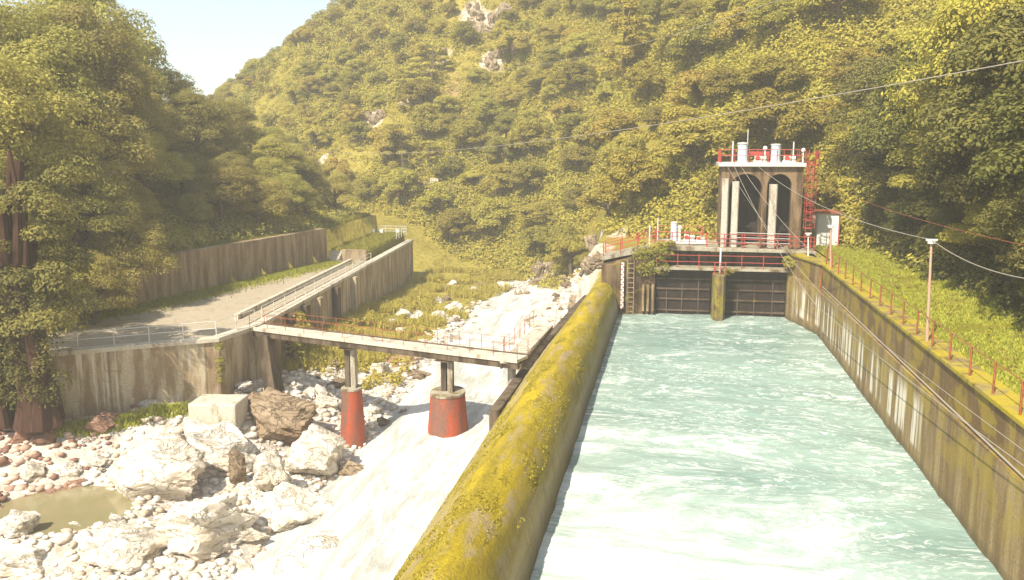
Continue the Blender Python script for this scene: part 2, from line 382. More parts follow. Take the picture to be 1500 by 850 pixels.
# ------------------------------------------------------------------ terrain function
VP = np.array([(15.8,-60),(15.8,70),(14,76),(5,79),(-5,84),(-11,99),(-22,114),(-45,130),(-80,142),(-140,165),(-240,200),(-300,235),
               (-300,200),(-170,150),(-100,128),(-60,112),(-41,108),(-37.5,86),(-42,55),(-48,44),(-52,30),(-58,-60)], float)
RIGHT = 11      # edges 0..RIGHT-1 belong to the right/back mountain
def inside(P, poly):
    x, y = P[:, 0], P[:, 1]; c = np.zeros(len(P), bool); n = len(poly)
    for i in range(n):
        x0, y0 = poly[i]; x1, y1 = poly[(i+1) % n]
        if y0 == y1: continue
        c ^= ((y0 > y) != (y1 > y)) & (x < (x1-x0)*(y-y0)/(y1-y0)+x0)
    return c
def pdist(P, poly, closed=True):
    best = np.full(len(P), 1e9); idx = np.zeros(len(P), int); n = len(poly)
    for i in range(n if closed else n-1):
        a = poly[i]; b = poly[(i+1) % n]; d = b-a; t = np.clip(((P-a)@d)/(d@d), 0, 1); q = a+t[:, None]*d
        r = np.hypot(*(P-q).T); m = r < best; best[m] = r[m]; idx[m] = i
    return best, idx
PLAT = np.array([(-60,31),(-36.2,44.0),(-27.9,49.6),(-27.1,52.9),(-30.5,85.6),(-32.6,105.5),(-40,107),(-40,40)], float)
REAR = np.array([(-60,36),(-44,47.5),(-39.6,55.2),(-34.7,85),(-36.5,107),(-46,112),(-100,112),(-100,36)], float)
WALLP = np.array([(-60,26),(-34.5,42.6),(-26.8,48.2),(-26.2,52.7),(-29.6,85.6)], float)
_p = atz(92, 746, -4.6); POOL = (_p.x, _p.y, 3.0, 2.6)
def riverx(y): return np.interp(y, [0, 30, 50, 65, 80, 97, 110, 130], [-14, -13.6, -13.6, -14.5, -15.5, -17, -12, -6])
def riverz(y, x=-13.0): return np.interp(y, [0, 30, 42, 52, 70, 100, 130], [-5.8, -4.9, -3.7, -3.0, -3.4, -3.5, -3.0])-np.interp(y, [25, 50, 64], [1.2, 2.3, .4])*ss(-13, -18.5, x)
def terrain(x, y):
    x = np.asarray(x, float); y = np.asarray(y, float); sh = x.shape; x = x.ravel(); y = y.ravel(); P = np.c_[x, y]
    rz = riverz(y, x); dx = np.abs(x-riverx(y)); hw = np.interp(y, [0, 35, 60, 100], [5.5, 5.0, 3.6, 3.2])
    z = rz-0.7+1.1*ss(hw-1.2, hw+1.6, dx)+ .35*fbm(x*.35, y*.35, 1)*ss(hw-1, hw+3, dx)
    wd, wi = pdist(P, WALLP, False)                              # gravel bank rising to the platform wall
    z = z+np.where(wi < 3, 2.7, 1.7)*ss(6.5, 0, wd)*ss(100, 60, y)
    z = z+1.0*fbm(x*.12, y*.12, 6, 3)*ss(-17, -21, x)*ss(56, 46, y)
    z = np.where((x > -9.6) & (x < 10.9) & (y < 76), -6.5, z)
    z = z+(ss(-9.2, -6.6, x)*ss(71, 77, y))*(4.6-z)
    z = np.where(x > 10.9, 4.85, z)
    z = np.where(inside(P, PLAT), .6, z); z = np.where(inside(P, REAR), 4.5, z)
    ex = np.hypot((x-POOL[0])/POOL[2], (y-POOL[1])/POOL[3])
    z = z+ss(2.0, 1.25, ex)*(np.maximum(z, -4.45)-z); z = z+ss(1.25, .85, ex)*(-5.3-z)
    far = (y > 107) & (x < -22); z = np.where(far, z+ss(107, 125, y)*ss(-24, -42, x)*6, z)
    ins = inside(P, VP); d, idx = pdist(P, VP); d = np.where(ins, 0, d)
    right = idx < RIGHT
    r = 1.05*np.minimum(d, 14)+.92*np.clip(d-14, 0, 70)+.45*np.clip(d-84, 0, 200)
    le = .5*np.minimum(d, 30)+.35*np.clip(d-30, 0, 120)
    near = ss(-170, -60, x)
    h = np.where(right, r, le*near+(1-near)*.25*np.minimum(d, 100))
    # the mountain ridge falls away to the left of the picture
    ang = x/np.maximum(y, 1)
    k = np.clip(d/14, 0, 1)
    h = h+k*(5.0*fbm(x*.028, y*.028, 2, 4)+1.6*fbm(x*.13, y*.13, 5, 3))
    zz_ = z+np.maximum(h, 0)
    cap = np.maximum(20+.71*(x+137)+.40*(y-250), 3+.05*y)+2.5*fbm(x*.05, y*.05, 1, 3)
    sm = 6.0; hh = np.clip(.5+.5*(cap-zz_)/sm, 0, 1); capd = cap*(1-hh)+zz_*hh-sm*hh*(1-hh)
    zz_ = np.where((d > 8) & (x < 15), np.minimum(capd, zz_), zz_)
    return zz_.reshape(sh)
def hit(px, py, t0=20, t1=500):
    r = ray(px, py); t = np.linspace(t0, t1, 1600); P = np.array([0, 0, CH])[None]+t[:, None]*r
    m = np.nonzero(P[:, 2] < terrain(P[:, 0], P[:, 1]))[0]
    return Vector(P[m[0]]) if len(m) else None
OUTC = []     # (x, y, radius) rock / scar areas without trees
ROCKPX = [(705,40,26),(722,95,18),(690,20,18),(545,180,20),(632,110,12),(600,150,12),(650,85,12),(530,195,14),(605,258,8),(740,20,14),(470,238,9),(932,262,14),(925,305,14),(905,345,16),(858,385,30),(800,405,24),(760,440,20),(885,365,14)]
for px, py, rp in ROCKPX:
    q = hit(px, py)
    if q: OUTC.append((q.x, q.y, q.z, rp*(Vector(q)-Vector((0,0,CH))).length/FPX))

# grid with finer spacing near the works
gx = np.concatenate([np.arange(-330, -70, 5.), np.arange(-70, -45, 2.), np.arange(-45, 20, .7), np.arange(20, 60, 1.6), np.arange(60, 200, 6.)])
gy = np.concatenate([np.arange(-60, 10, 5.), np.arange(10, 110, .7), np.arange(110, 180, 1.6), np.arange(180, 420, 4.)])
GX, GY = np.meshgrid(gx, gy, indexing='ij'); GZ = terrain(GX, GY)
def grid_faces(nx, ny):
    i, j = np.meshgrid(np.arange(nx-1), np.arange(ny-1), indexing='ij'); a = (i*ny+j).ravel(); return np.c_[a, a+ny, a+ny+1, a+1]
px_, py_ = GX.ravel(), GY.ravel(); PP = np.c_[px_, py_]
ins = inside(PP, VP); dd, _ = pdist(PP, VP)
grav = (ins | (dd < 1.5)) & (px_ < -7) & (py_ < 112) & ~inside(PP, PLAT) & ~inside(PP, REAR)
grassbank = np.clip(ss(-17.5, -22, px_+1.6*fbm(px_*.2, py_*.2, 3))*ss(58, 64, py_), 0, 1)
mask = np.zeros((len(px_), 4)); mask[:, 3] = 1
mask[:, 0] = grav*(1-grassbank)
for ox, oy, oz, orr in OUTC:
    q = np.hypot(px_-ox, py_-oy); mask[:, 1] = np.maximum(mask[:, 1], ss(orr*1.6, orr*.5, q))
mask[:, 2] = .75*ss(.15, .5, fbm(px_*.03, py_*.03, 6))*(dd > 3)*(~ins)
ter = mesh_np('valley_ground', np.c_[px_, py_, GZ.ravel()], grid_faces(len(gx), len(gy)), M['ground'], smooth=True, attr=mask)
tag(ter, kind='structure')
# a far sheet so the ground reaches the horizon
fb = MB(); fb.add([(-3000,-2000,-30),(3000,-2000,-30),(3000,3000,-30),(-3000,3000,-30)], [(0,1,2,3)])
tag(fb.build('ground', M['ground']), kind='structure')

# ------------------------------------------------------------------ water
def water_grid(name, x0, x1, y0, y1, st, zf, mat, keep=None):
    xs = np.arange(x0, x1+st, st); ys = np.arange(y0, y1+st, st); X, Y = np.meshgrid(xs, ys, indexing='ij')
    o = mesh_np(name, np.c_[X.ravel(), Y.ravel(), zf(X, Y).ravel()], grid_faces(len(xs), len(ys)), mat, smooth=True); tag(o, kind='structure'); return o
def bz(X, Y):
    w_ = 1.0*ss(70, 30, Y)
    return .07*fbm(X*.5+.2*Y, Y*.9, 1, 4)+.11*w_*fbm(X*.35+.3*Y, Y*.5, 3, 4)+.015*fbm(X*2.2, Y*3.1, 2, 2)
water_grid('basin_water', -4.6, 10.9, 8, 71.5, .16, bz, M['basin'])
def rvz(X, Y): return riverz(Y, X)+.12*fbm(X*.6, Y*.4, 4, 3)+.16*np.abs(fbm(X*.5+Y*.2, Y*.45, 2, 4))*ss(60, 45, Y)
water_grid('river_water', -24, -8.2, 12, 110, .25, rvz, M['river'])

# ------------------------------------------------------------------ mossy crest wall between basin and river
prof = [(-3.95,-3),(-3.95,.15),(-4.08,.9),(-4.24,1.65),(-4.45,2.25),(-4.75,2.68),(-5.15,2.88),(-5.6,2.84),(-6.05,2.5),(-6.7,1.82),(-7.35,1.05),(-7.9,.2),(-8.3,-.9),(-8.9,-2.5),(-9.5,-4.2),(-9.9,-6.8)]
def dam():
    ys = np.concatenate([np.arange(5, 66, .5), np.arange(66, 69.01, .25)]); V = []
    for y in ys:
        e = ss(66.0, 69.0, y); k = 1-.17*ss(46, 68, y)
        for i, (x, z) in enumerate(prof):
            xx = -3.95+(x+3.95)*k; zz = z-.45*e*(z > 0)*abs(z)/3
            n = .055*fbm(np.array(y*.9), np.array(x*1.5+z), 2, 4)+.03*float(vn(y*4, x*4+z*3, 5))
            V.append((xx-n*.6+e*0.0, y, zz+n*(1 if z > .2 else .2)))
    m = len(prof); F = [(i*m+j, i*m+j+1, (i+1)*m+j+1, (i+1)*m+j) for i in range(len(ys)-1) for j in range(m-1)]
    V.append((-4.5, ys[-1], -3)); e0 = (len(ys)-1)*m
    me = bpy.data.meshes.new('crest_wall'); off = Vector((-6, 37, -3))
    cap = [tuple(e0+j for j in range(m))]
    me.from_pydata([tuple(Vector(v)-off) for v in V], [], F+cap)
    me.polygons.foreach_set('use_smooth', [True]*len(me.polygons)); me.materials.append(M['dam'])
    o = bpy.data.objects.new('crest_wall', me); C.objects.link(o); o.location = off
    tag(o, 'long rounded concrete crest wall thick with yellow moss between the green basin and the white river', 'dam wall')
dam()
b = MB().wallrun([(-8.55,41),(-8.15,58),(-7.5,70),(-6.6,86)][::-1], .5, [-5]*4, [.3,.45,.5,.4][::-1])
tag(b.build('kerb_wall', M['conc_dark'], loc=(-7.6, 58, -3)), 'dark low concrete wall running along the outer foot of the mossy crest', 'wall')

# ------------------------------------------------------------------ right basin wall
rw = empty('basin_wall', (10.6, 40, 0), 'tall brown stained concrete wall with pale lime runs along the right side of the basin', 'wall')
line = [(10.2,6),(10.2,63.6),(8.75,69.4)]
MB().wallrun(line[::-1], 1.0, -3, 3.35).build('lower_wall', M['rwall'], rw)
line2 = [(10.34,6),(10.34,63.65),(8.9,69.4)]
MB().wallrun(line2[::-1], .86, 3.352, 4.86).build('upper_wall', M['rwall'], rw)
line3 = [(10.24,6),(10.24,63.6),(8.8,69.4)]
MB().wallrun(line3[::-1], 1.0, 4.862, 5.04).build('coping', M['coping'], rw, bevel=.03)
MB().tube((10.32,6,3.46),(10.32,63.4,3.46),.035).build('conduit', M['cable'], rw)

def railing(name, pts, h, sp, mats, label, cat='railing', nr=2, pr=.035, rr=.025, group=None, panel=False, ends=True):
    pts = [Vector(p) for p in pts]; root = empty(name, pts[0], label, cat, group)
    P = []
    for i in range(len(pts)-1):
        n = max(1, round((pts[i+1]-pts[i]).length/sp))
        P += [pts[i].lerp(pts[i+1], k/n) for k in range(n)]
    P.append(pts[-1])
    jr = random.Random(len(P)*7+int(pts[0].x*10))
    tops = [p+Vector((jr.uniform(-.015,.015), jr.uniform(-.015,.015), h)) for p in P]
    for p, q in zip(P, tops): MB().tube(p-Vector((0,0,.05)), q, pr, 6).build('post', mats[0], root)
    for k in range(nr):
        f = 1-k*.45 if nr < 3 else 1-k*.32
        MB().path([p.lerp(q, f) for p, q in zip(P, tops)], rr, 6).build('rail', mats[-1], root)
    return root
railing('railing', [(10.45,14,5.03),(10.45,63.2,5.03),(10.9,65.5,5.03)], 1.05, 2.35, [M['redrust'], M['redrust']], 'rusty red pipe railing with many posts on the mossy coping beside the lawn', nr=1, pr=.038, rr=.018)

# lawn
lx = np.arange(11.19, 18.0, .4); ly = np.arange(2, 78.2, .5); LX, LY = np.meshgrid(lx, ly, indexing='ij')
LZ = 5.0+.10*fbm(LX*.4, LY*.4, 3)*ss(11.2, 12.5, LX)+np.clip(LX-14.2, 0, 9)*.35
tag(mesh_np('lawn', np.c_[LX.ravel(), LY.ravel(), LZ.ravel()], grid_faces(len(lx), len(ly)), M['lawn'], smooth=True), kind='structure')

# ------------------------------------------------------------------ gate works at the head of the basin
GY0 = 69.5
def X(px, Y=GY0, py=400): return aty(px, py, Y).x
def Zp(py, Y=GY0, px=1050): return aty(px, py, Y).z
gs = empty('intake_gates', (3.6, 70.5, 0), 'pair of dark steel intake gates with rusty ribs under the red railed walkway', 'sluice gate')
for a, b_ in ((-1.15, 3.05), (4.2, 8.7)):
    g = MB().box(a, b_, 70.0, 70.25, -2, 3.6).build('gate_panel', M['steel'], gs)
    for z in (.25, 1.15, 1.95, 2.75):
        MB().box(a+.02, b_-.02, 69.86, 69.998, z, z+.11).build('rib', M['rib'], g)
    for fx in (.2, .48, .78):
        MB().box(a+(b_-a)*fx, a+(b_-a)*fx+.07, 69.80, 69.858, .05, 1.9+fx).build('guide_bar', M['rib'], g)
for a, b_ in ((-1.15, 3.05), (4.2, 8.7)):
    MB().box(a, b_, 71.6, 71.9, 3.3, 5.0).build('breast_wall', M['conc_dark'], gs)
ptop = aty(1052, 402, 69).z
p = MB().prism([(3.15,68.2),(3.35,67.7),(3.65,67.55),(3.95,67.7),(4.12,68.2),(4.12,73),(3.15,73)], -2, 3.45)
tag(p.build('gate_pier', M['pier_moss'], loc=(3.63, 70, -1), bevel=.04), 'slim mossy concrete pier standing in the water between the two dark gates', 'pier')
# abutments
la = MB().prism([(-4.6,68.8),(-3.0,69.0),(-2.6,69.3),(-1.2,69.5),(-1.2,74),(-5.4,75),(-5.4,69.6)], -3, [3.9,4.3,4.6,4.9,4.9,4.1,3.8])
M['abut'] = concrete('mossy_brown_abutment', (.20,.135,.075), (.075,.045,.022), (.20,.16,.02), mossy=.42, stainy=.6)
tag(la.build('left_abutment', M['abut'], loc=(-4, 70, 0)), 'mossy brown abutment with vertical ribs beside the white staff gauge', 'abutment')
for k, xx in enumerate((-2.5, -2.0, -1.55)):
    pass
ra = MB().prism([(8.75,69.42),(11.25,66.5),(11.3,75),(8.75,75)], -3, 4.7)
tag(ra.build('right_abutment', M['rwall'], loc=(10, 71, 0)), 'brown concrete abutment right of the gates below the pole', 'abutment')
# lower service walkway across the gates
lw = empty('service_walkway', (3.7, 69.6, 3.62), 'narrow pale edged service walkway with red rails just above the dark gates', 'walkway')
MB().box(-1.3, 8.75, 69.1, 70.6, 3.605, 3.78).build('deck', M['conc'], lw)
for k in range(7):
    x = -1.1+k*1.6
    MB().tube((x,69.2,3.75),(x,69.2,4.85),.035,6).build('post', M['red'], lw)
for z in (4.25, 4.75): MB().tube((-1.2,69.2,z),(8.6,69.2,z),.025,6).build('rail', M['red'], lw)
# upper deck: ramps up from left, level across
dz = 5.15
def Q(px, py, Y): return aty(px, py, Y)
ud = empty('gate_deck', (3, 72, 5), 'pale edged concrete operating deck spanning the gates below the tower', 'deck')
MB().prism([(-1.3,70.1),(10.8,69.7),(10.8,75.5),(-1.3,75.5)], 4.99, [5.38,5.18,5.18,5.38]).build('slab', M['conc'], ud, bevel=.03)
MB().add([(-5.4,69.9,4.1),(-1.31,70.1,5.0),(-1.31,72.6,5.0),(-5.4,72.4,4.1),(-5.4,69.9,4.4),(-1.31,70.1,5.37),(-1.31,72.6,5.37),(-5.4,72.4,4.4)],[(0,3,2,1),(4,5,6,7),(0,1,5,4),(1,2,6,5),(2,3,7,6),(3,0,4,7)]).build('ramp', M['conc'], ud)
railing('deck_railing', [(-5.3,70.0,4.42),(-1.3,70.2,5.38),(10.6,69.8,5.18)], 1.05, 1.35, [M['red'], M['red']], 'red railing along the front edge of the gate deck', nr=3, pr=.04)
railing('back_railing', [(-5.3,72.3,4.42),(-1.3,72.5,5.38),(-1.2,75.4,5.38),(2.5,75.4,5.38)], 1.05, 1.5, [M['red'], M['red']], 'red railing along the rear left edge of the gate deck behind the white hoist', nr=2, pr=.04)

# tower
TX0, TX1, TY0, TY1, TZ0, TZ1 = X(1053), X(1172,70), 70.9, 75.2, 5.3, aty(1055,244,70.9).z
tw = empty('gate_tower', ((TX0+TX1)/2, 73, TZ0), 'tall brown concrete gate tower with two dark arched bays above the gates', 'tower')
mid0, mid1 = X(1111,71), X(1118,71)
lp1 = X(1064,71); rp0 = X(1153,71)
def arch_wall(bay0, bay1, w0, w1, z0, z1, y0, y1, n=14):
    # spandrel over a semicircular head between bay0..bay1
    c = (bay0+bay1)/2; r = (bay1-bay0)/2; zs = z1-.55-r; m = MB()
    pts = [(c-r*math.cos(math.pi*k/n), zs+r*math.sin(math.pi*k/n)) for k in range(n+1)]
    for k in range(n):
        (xa, za), (xb, zb) = pts[k], pts[k+1]
        m.add([(xa,y0,za),(xb,y0,zb),(xb,y0,z1),(xa,y0,z1),(xa,y1,za),(xb,y1,zb),(xb,y1,z1),(xa,y1,z1)], [(0,1,2,3),(4,7,6,5),(0,4,5,1),(3,2,6,7)])
    m.box(w0, bay0, y0, y1, z0, z1); m.box(bay1, w1, y0, y1, z0, z1); return m
bayA = (lp1, mid0); bayB = (mid1, rp0)
m = arch_wall(bayA[0], bayA[1], TX0, (mid0+mid1)/2, TZ0, TZ1, TY0, TY0+.7)
m2 = arch_wall(bayB[0], bayB[1], (mid0+mid1)/2+.001, TX1, TZ0, TZ1, TY0, TY0+.7)
m.add(m2.v, m2.f); m.build('arched_front', M['conc_tower'], tw)
MB().box(TX0, TX0+.45, TY0+.701, TY1, TZ0, TZ1-.002).box(TX1-.45, TX1, TY0+.701, TY1, TZ0, TZ1-.002).build('side_wall', M['conc_tower'], tw)
MB().box(TX0+.451, TX1-.451, TY1-1.2, TY1-.9, TZ0, TZ1-.01).build('raised_gate', M['steel'], tw)
MB().box((mid0+mid1)/2-.2, (mid0+mid1)/2+.2, TY0+.701, TY1-1.21, TZ0, TZ1-.002).build('middle_wall', M['conc_tower'], tw)
for a, b_, yt in ((1053.5,1063,262),(1068,1078,266),(1122,1133.5,270)):
    x0, x1 = X(a, 70.4), X(b_, 70.4); zt = aty(1100, yt, 70.5).z
    MB().prism([(x0,70.45),(x0+.08,70.36),(x1-.08,70.36),(x1,70.45),(x1,70.895),(x0,70.895)], 5.3, zt).build('column', M['conc_column'], tw)
slab = MB().box(TX0-.25, TX1+.15, TY0-.35, TY1+.2, TZ1+.002, TZ1+.28).build('roof_slab', M['greyw'], tw, bevel=.02)
zt = TZ1+.28
railing('roof_railing', [(TX0-.1,TY1,zt),(TX0-.1,TY0-.25,zt),(TX1+.05,TY0-.25,zt),(TX1+.05,TY1,zt),(TX0-.1,TY1,zt)], 1.0, 1.1, [M['red'], M['red']], 'red railing round the white roof slab of the gate tower', nr=2, pr=.03, rr=.022)
def hoist_can(px, ytop, w, Y, z0, lab, name='hoist_cylinder'):
    c = aty(px, ytop, Y); r = w*Y/FPX/2
    root = empty(name, (c.x, Y, z0), lab, 'hoist')
    MB().lathe((c.x, Y, z0), [(r*1.15,0),(r*1.15,.12),(r,.14),(r,c.z-z0-.12)], 16).build('housing', M['tank'], root, smooth=True)
    MB().lathe((c.x, Y, c.z-.118), [(r*1.12,0),(r*1.12,.1),(r*.3,.14)], 16).build('cap', M['greyw'], root, smooth=True)
    return root
hoist_can(1088.5, 209, 14, 72.6, zt, 'left white hoist cylinder standing on the tower roof')
hoist_can(1137, 211, 13, 72.6, zt, 'right white hoist cylinder standing on the tower roof')
def gearbox(c, s, lab):
    x, y, z = c; r = empty('hoist_gearbox', c, lab, 'hoist')
    MB().obox((x,y,z), 1.0*s, .7*s, .18*s).build('bed', M['white'], r)
    MB().obox((x-.2*s,y,z+.18*s), .42*s, .5*s, .4*s).build('casing', M['white'], r, bevel=.03)
    MB().tube((x+.02*s,y,z+.38*s),(x+.5*s,y,z+.38*s),.15*s,12).build('motor', M['greyw'], r, smooth=True)
    MB().tube((x-.2*s,y-.3*s,z+.38*s),(x-.2*s,y-.36*s,z+.38*s),.2*s,12).build('handwheel', M['red'], r)
gearbox((aty(1112,240,72).x, 71.6, zt), .95, 'white hoist gearbox between the two cylinders on the tower roof')
gearbox((aty(1155,240,72).x, 71.8, zt), .95, 'white hoist gearbox at the right end of the tower roof')
bm_ = MB().box(aty(1098,230,73).x, aty(1128,230,73).x, 73.5, 73.8, zt+.6, zt+.85).tube((aty(1099,230,73).x,73.65,zt),(aty(1099,230,73).x,73.65,zt+.6),.06).tube((aty(1127,230,73).x,73.65,zt),(aty(1127,230,73).x,73.65,zt+.6),.06)
tag(bm_.build('lifting_beam', M['red'], loc=(6.5,73.65,zt)), 'red lifting beam on short legs behind the hoists on the tower roof', 'beam')
def lamp(px, ybase, ytop, Y, z0, lab, post=None, globe=True, r=.05, name='lamp_post', group=None):
    c = aty(px, ytop, Y); root = empty(name, (c.x, Y, z0), lab, 'lamp' if globe else 'post', group)
    MB().tube((c.x,Y,z0),(c.x,Y,c.z-(.2 if globe else 0)),r,8).build('pole', post or M['white'], root)
    if globe:
        g = MB().lathe((c.x,Y,c.z-.22), [(.02,0),(.10,.03),(.16,.10),(.17,.18),(.13,.26),(.05,.32)], 12).build('globe', M['glass'], root, smooth=True)
    return root
lamp(1121, 240, 216, 72.2, zt, 'white globe lamp on a short post between the roof hoists')
lamp(1177, 240, 219, 71.2, zt, 'white globe lamp at the right corner of the tower roof beside the ladder cage')
lamp(1074, 240, 207, 71.5, zt, 'thin pale post at the left of the tower roof', globe=False, name='post')
lamp(1163, 240, 208, 72.4, zt, 'thin white post towards the right of the tower roof', globe=False, name='post')
lamp(1096, 240, 190, 74, zt, 'tall hair thin rod rising highest over the tower roof', globe=False, r=.03, name='lightning_rod')
# caged ladder
lad = empty('ladder', (TX1+.45, TY0-.1, TZ0), 'tall red ladder with a round safety cage on the right flank of the tower', 'ladder')
lx_ = TX1+.30
for s_ in (0, .45): MB().tube((lx_+s_,TY0-.3,TZ0-.1),(lx_+s_,TY0-.3,zt+1),.035,6).build('stile', M['red'], lad)
mr = MB()
zz = TZ0
while zz < zt: mr.tube((lx_,TY0-.3,zz),(lx_+.45,TY0-.3,zz),.018,5); zz += .3
mr.build('rungs', M['red'], lad)
cz = TZ0+1.6
while cz < zt+1.0:
    MB().path([(lx_+.225-.42*math.cos(a), TY0-.3-.55*math.sin(a), cz) for a in [math.pi*k/8 for k in range(9)]], .03, 5).build('hoop', M['red'], lad); cz += .62
for a in (.35, math.pi/2, math.pi-.35):
    MB().tube((lx_+.225-.42*math.cos(a),TY0-.3-.55*math.sin(a),TZ0+1.6),(lx_+.225-.42*math.cos(a),TY0-.3-.55*math.sin(a),zt+.9),.022,5).build('cage_bar', M['red'], lad)
tag(MB().box(TX1+.16, TX1+1.1, TY0-.3, TY0+1.6, zt-.2, zt-.08).tube((TX1+1.05,TY0-.25,zt-.1),(TX1+1.05,TY0-.25,zt+.9),.04).tube((TX1+1.05,TY0+1.5,zt-.1),(TX1+1.05,TY0+1.5,zt+.9),.04)
    .box(TX1+1.0,TX1+1.08,TY0-.3,TY0+1.6,zt+.3,zt+.9).build('landing', M['red'], loc=(TX1+.6,TY0+.6,zt-.1)), 'small red landing platform at the ladder top beside the tower roof', 'platform')
railing('bay_railing', [(bayA[0]+.1,70.25,5.3),(bayB[1],70.25,5.25)], 1.15, 1.2, [M['red'], M['greyw']], 'short red and white railing in front of the arched bays of the tower', nr=3, pr=.03)

# left hoist on deck
hoist_can(988, 325, 10, 72.2, 5.39, 'white hoist cylinder standing on the gate deck left of the tower')
pl = MB().box(aty(975,352,72).x, aty(1036,352,72).x, 71.4, 73, 5.4, 5.52); tag(pl.build('plinth_slab', M['white'], loc=(1,72.2,5.4)), 'white painted plinth slab under the deck hoist', 'slab')
gearbox((aty(1009,350,72).x, 72.1, 5.53), .9, 'white gearbox beside the globe lamp on the gate deck')
gearbox((aty(1026,350,72).x, 72.1, 5.53), .7, 'smaller white gearbox at the right end of the deck hoist base')
lamp(996, 350, 332, 71.7, 5.53, 'white globe lamp on a stout post beside the deck hoist', r=.1)
lamp(952, 350, 330, 71.6, 5.15, 'white post on the left ramp of the gate deck', globe=False, r=.06, name='post')
lamp(964, 350, 319, 71.2, 5.2, 'taller thin grey post on the left ramp of the gate deck', post=M['greyw'], globe=False, name='post')
lamp(1056, 402, 364, 68.9, 3.5, 'white post on top of the mossy middle pier', post=M['white'], globe=False, r=.07, name='post')
railing('pier_railing', [(3.25,68.1,3.45),(4.05,68.1,3.45)], .9, .4, [M['red'], M['red']], 'tiny red guard rail on top of the mossy middle pier')
# staff gauge & rung ladder left
sgx = X(912, 68.7)
sgr = empty('staff_gauge', (sgx, 68.7, 0), 'red and white banded water level gauge on the left wall end', 'gauge')
z0_, z1_ = aty(912,452,68.6).z, aty(912,385,68.6).z
MB().box(sgx-.11, sgx+.11, 68.62, 68.72, z0_, z1_).build('board', M['white'], sgr)
mk = MB(); n_ = 18
for k in range(n_):
    za = z0_+(z1_-z0_)*k/n_; mk.box(sgx-(.1 if k % 2 else .0), sgx+.1*(1 if k % 2 == 0 else .2), 68.60, 68.618, za+.02, za+(z1_-z0_)/n_*.62)
mk.build('graduations', M['red'], sgr)
ldx = X(924, 68.7); rl = empty('rung_ladder', (ldx, 68.6, 0), 'pale rung ladder fixed beside the staff gauge', 'ladder')
for s_ in (-.25, .25): MB().tube((ldx+s_,68.55,.1),(ldx+s_,68.55,4.4),.03,6).build('stile', M['rib2'], rl)
mr = MB()
for k in range(11): mr.tube((ldx-.25,68.55,.3+k*.38),(ldx+.25,68.55,.3+k*.38),.03,5)
mr.build('rungs', M['rib2'], rl)
for k, px in enumerate((943, 950, 957)):
    tag(MB().box(X(px)-.09, X(px)+.09, 69.0, 69.25, .3, 2.4).build('wall_rib', M['rib2'], loc=(X(px), 69.1, .3)), ['pale upright rib on the left abutment nearest the ladder', 'middle pale upright rib on the left abutment', 'pale upright rib on the left abutment nearest the gate'][k], 'rib', 'upright ribs on the left abutment')

# shed
shc = atz(1213, 362, 5.0)
sx0, sx1 = aty(1197, 340, 75).x, aty(1230, 340, 75).x; sz1 = aty(1213, 313, 75).z
sh = empty('shed', ((sx0+sx1)/2, 76.5, 4.9), 'small white windowless shed with red trim beside the tower', 'shed')
MB().box(sx0, sx1-.12, 75, 78, 4.7, sz1).build('wall', M['shed'], sh)
MB().box(sx0-.1, sx1+.05, 74.85, 78.2, sz1+.002, sz1+.14).build('roof', M['redrust'], sh)
MB().box(sx1-.118, sx1-.02, 74.96, 75.1, 4.7, sz1).build('corner_trim', M['red'], sh)
sgx2 = aty(1217,335,75).x
MB().box(sgx2-.13, sgx2+.13, 74.95, 74.998, aty(1217,339,75).z, aty(1217,331,75).z).build('notice', M['greyw'], sh)
MB().box(sx0+.05, sx1-.2, 74.9, 74.998, 4.7, 4.95).build('plinth', M['conc_dark'], sh)

# poles
def pole(px, yb, yt, z0, lab, mat, r=.06, head=True, Y=None, name='utility_pole'):
    c = atz(px, yb, z0) if Y is None else aty(px, yb, Y); t = aty(px+ (yb-yt)*.045 if px > 1300 else px, yt, c.y)
    root = empty(name, (c.x, c.y, z0), lab, 'pole')
    MB().tube((c.x,c.y,z0-.1), (t.x,c.y,t.z), r, 8, r*.8).build('shaft', mat, root)
    if head:
        MB().tube((t.x,c.y,t.z+.001),(t.x,c.y,t.z+.12),r*2.6,10).tube((t.x-.22,c.y,t.z+.14),(t.x+.22,c.y,t.z+.14),.05,6).build('crosspiece', M['greyw'], root)
    return root, Vector((t.x, c.y, t.z))
M['polem'] = paint('weathered_pink_paint', (.50,.30,.22), .3)
_, PT = pole(1358, 500, 357, 5.04, 'tall thin faded red pole with a cap on the lawn edge at right', M['polem'], .06)
_, PT2 = pole(1217, 392, 334, 5.04, 'short pale pole at the far end of the wall in front of the shed', M['polem'], .07)
_, PT3 = pole(1184, 375, 345, 5.04, 'short white pole with a brown head on the deck foot of the ladder', M['white'], .06)
tag(MB().tube((aty(1204,400,63.4).x,63.3,0.4),(aty(1203,400,63.3).x,63.3,aty(1203,395,63.3).z),.06,8).build('drain_pipe', M['redrust'], loc=(10.1,63.3,.4)), 'thin upright pipe fixed on the face of the right wall at its kink', 'pipe')

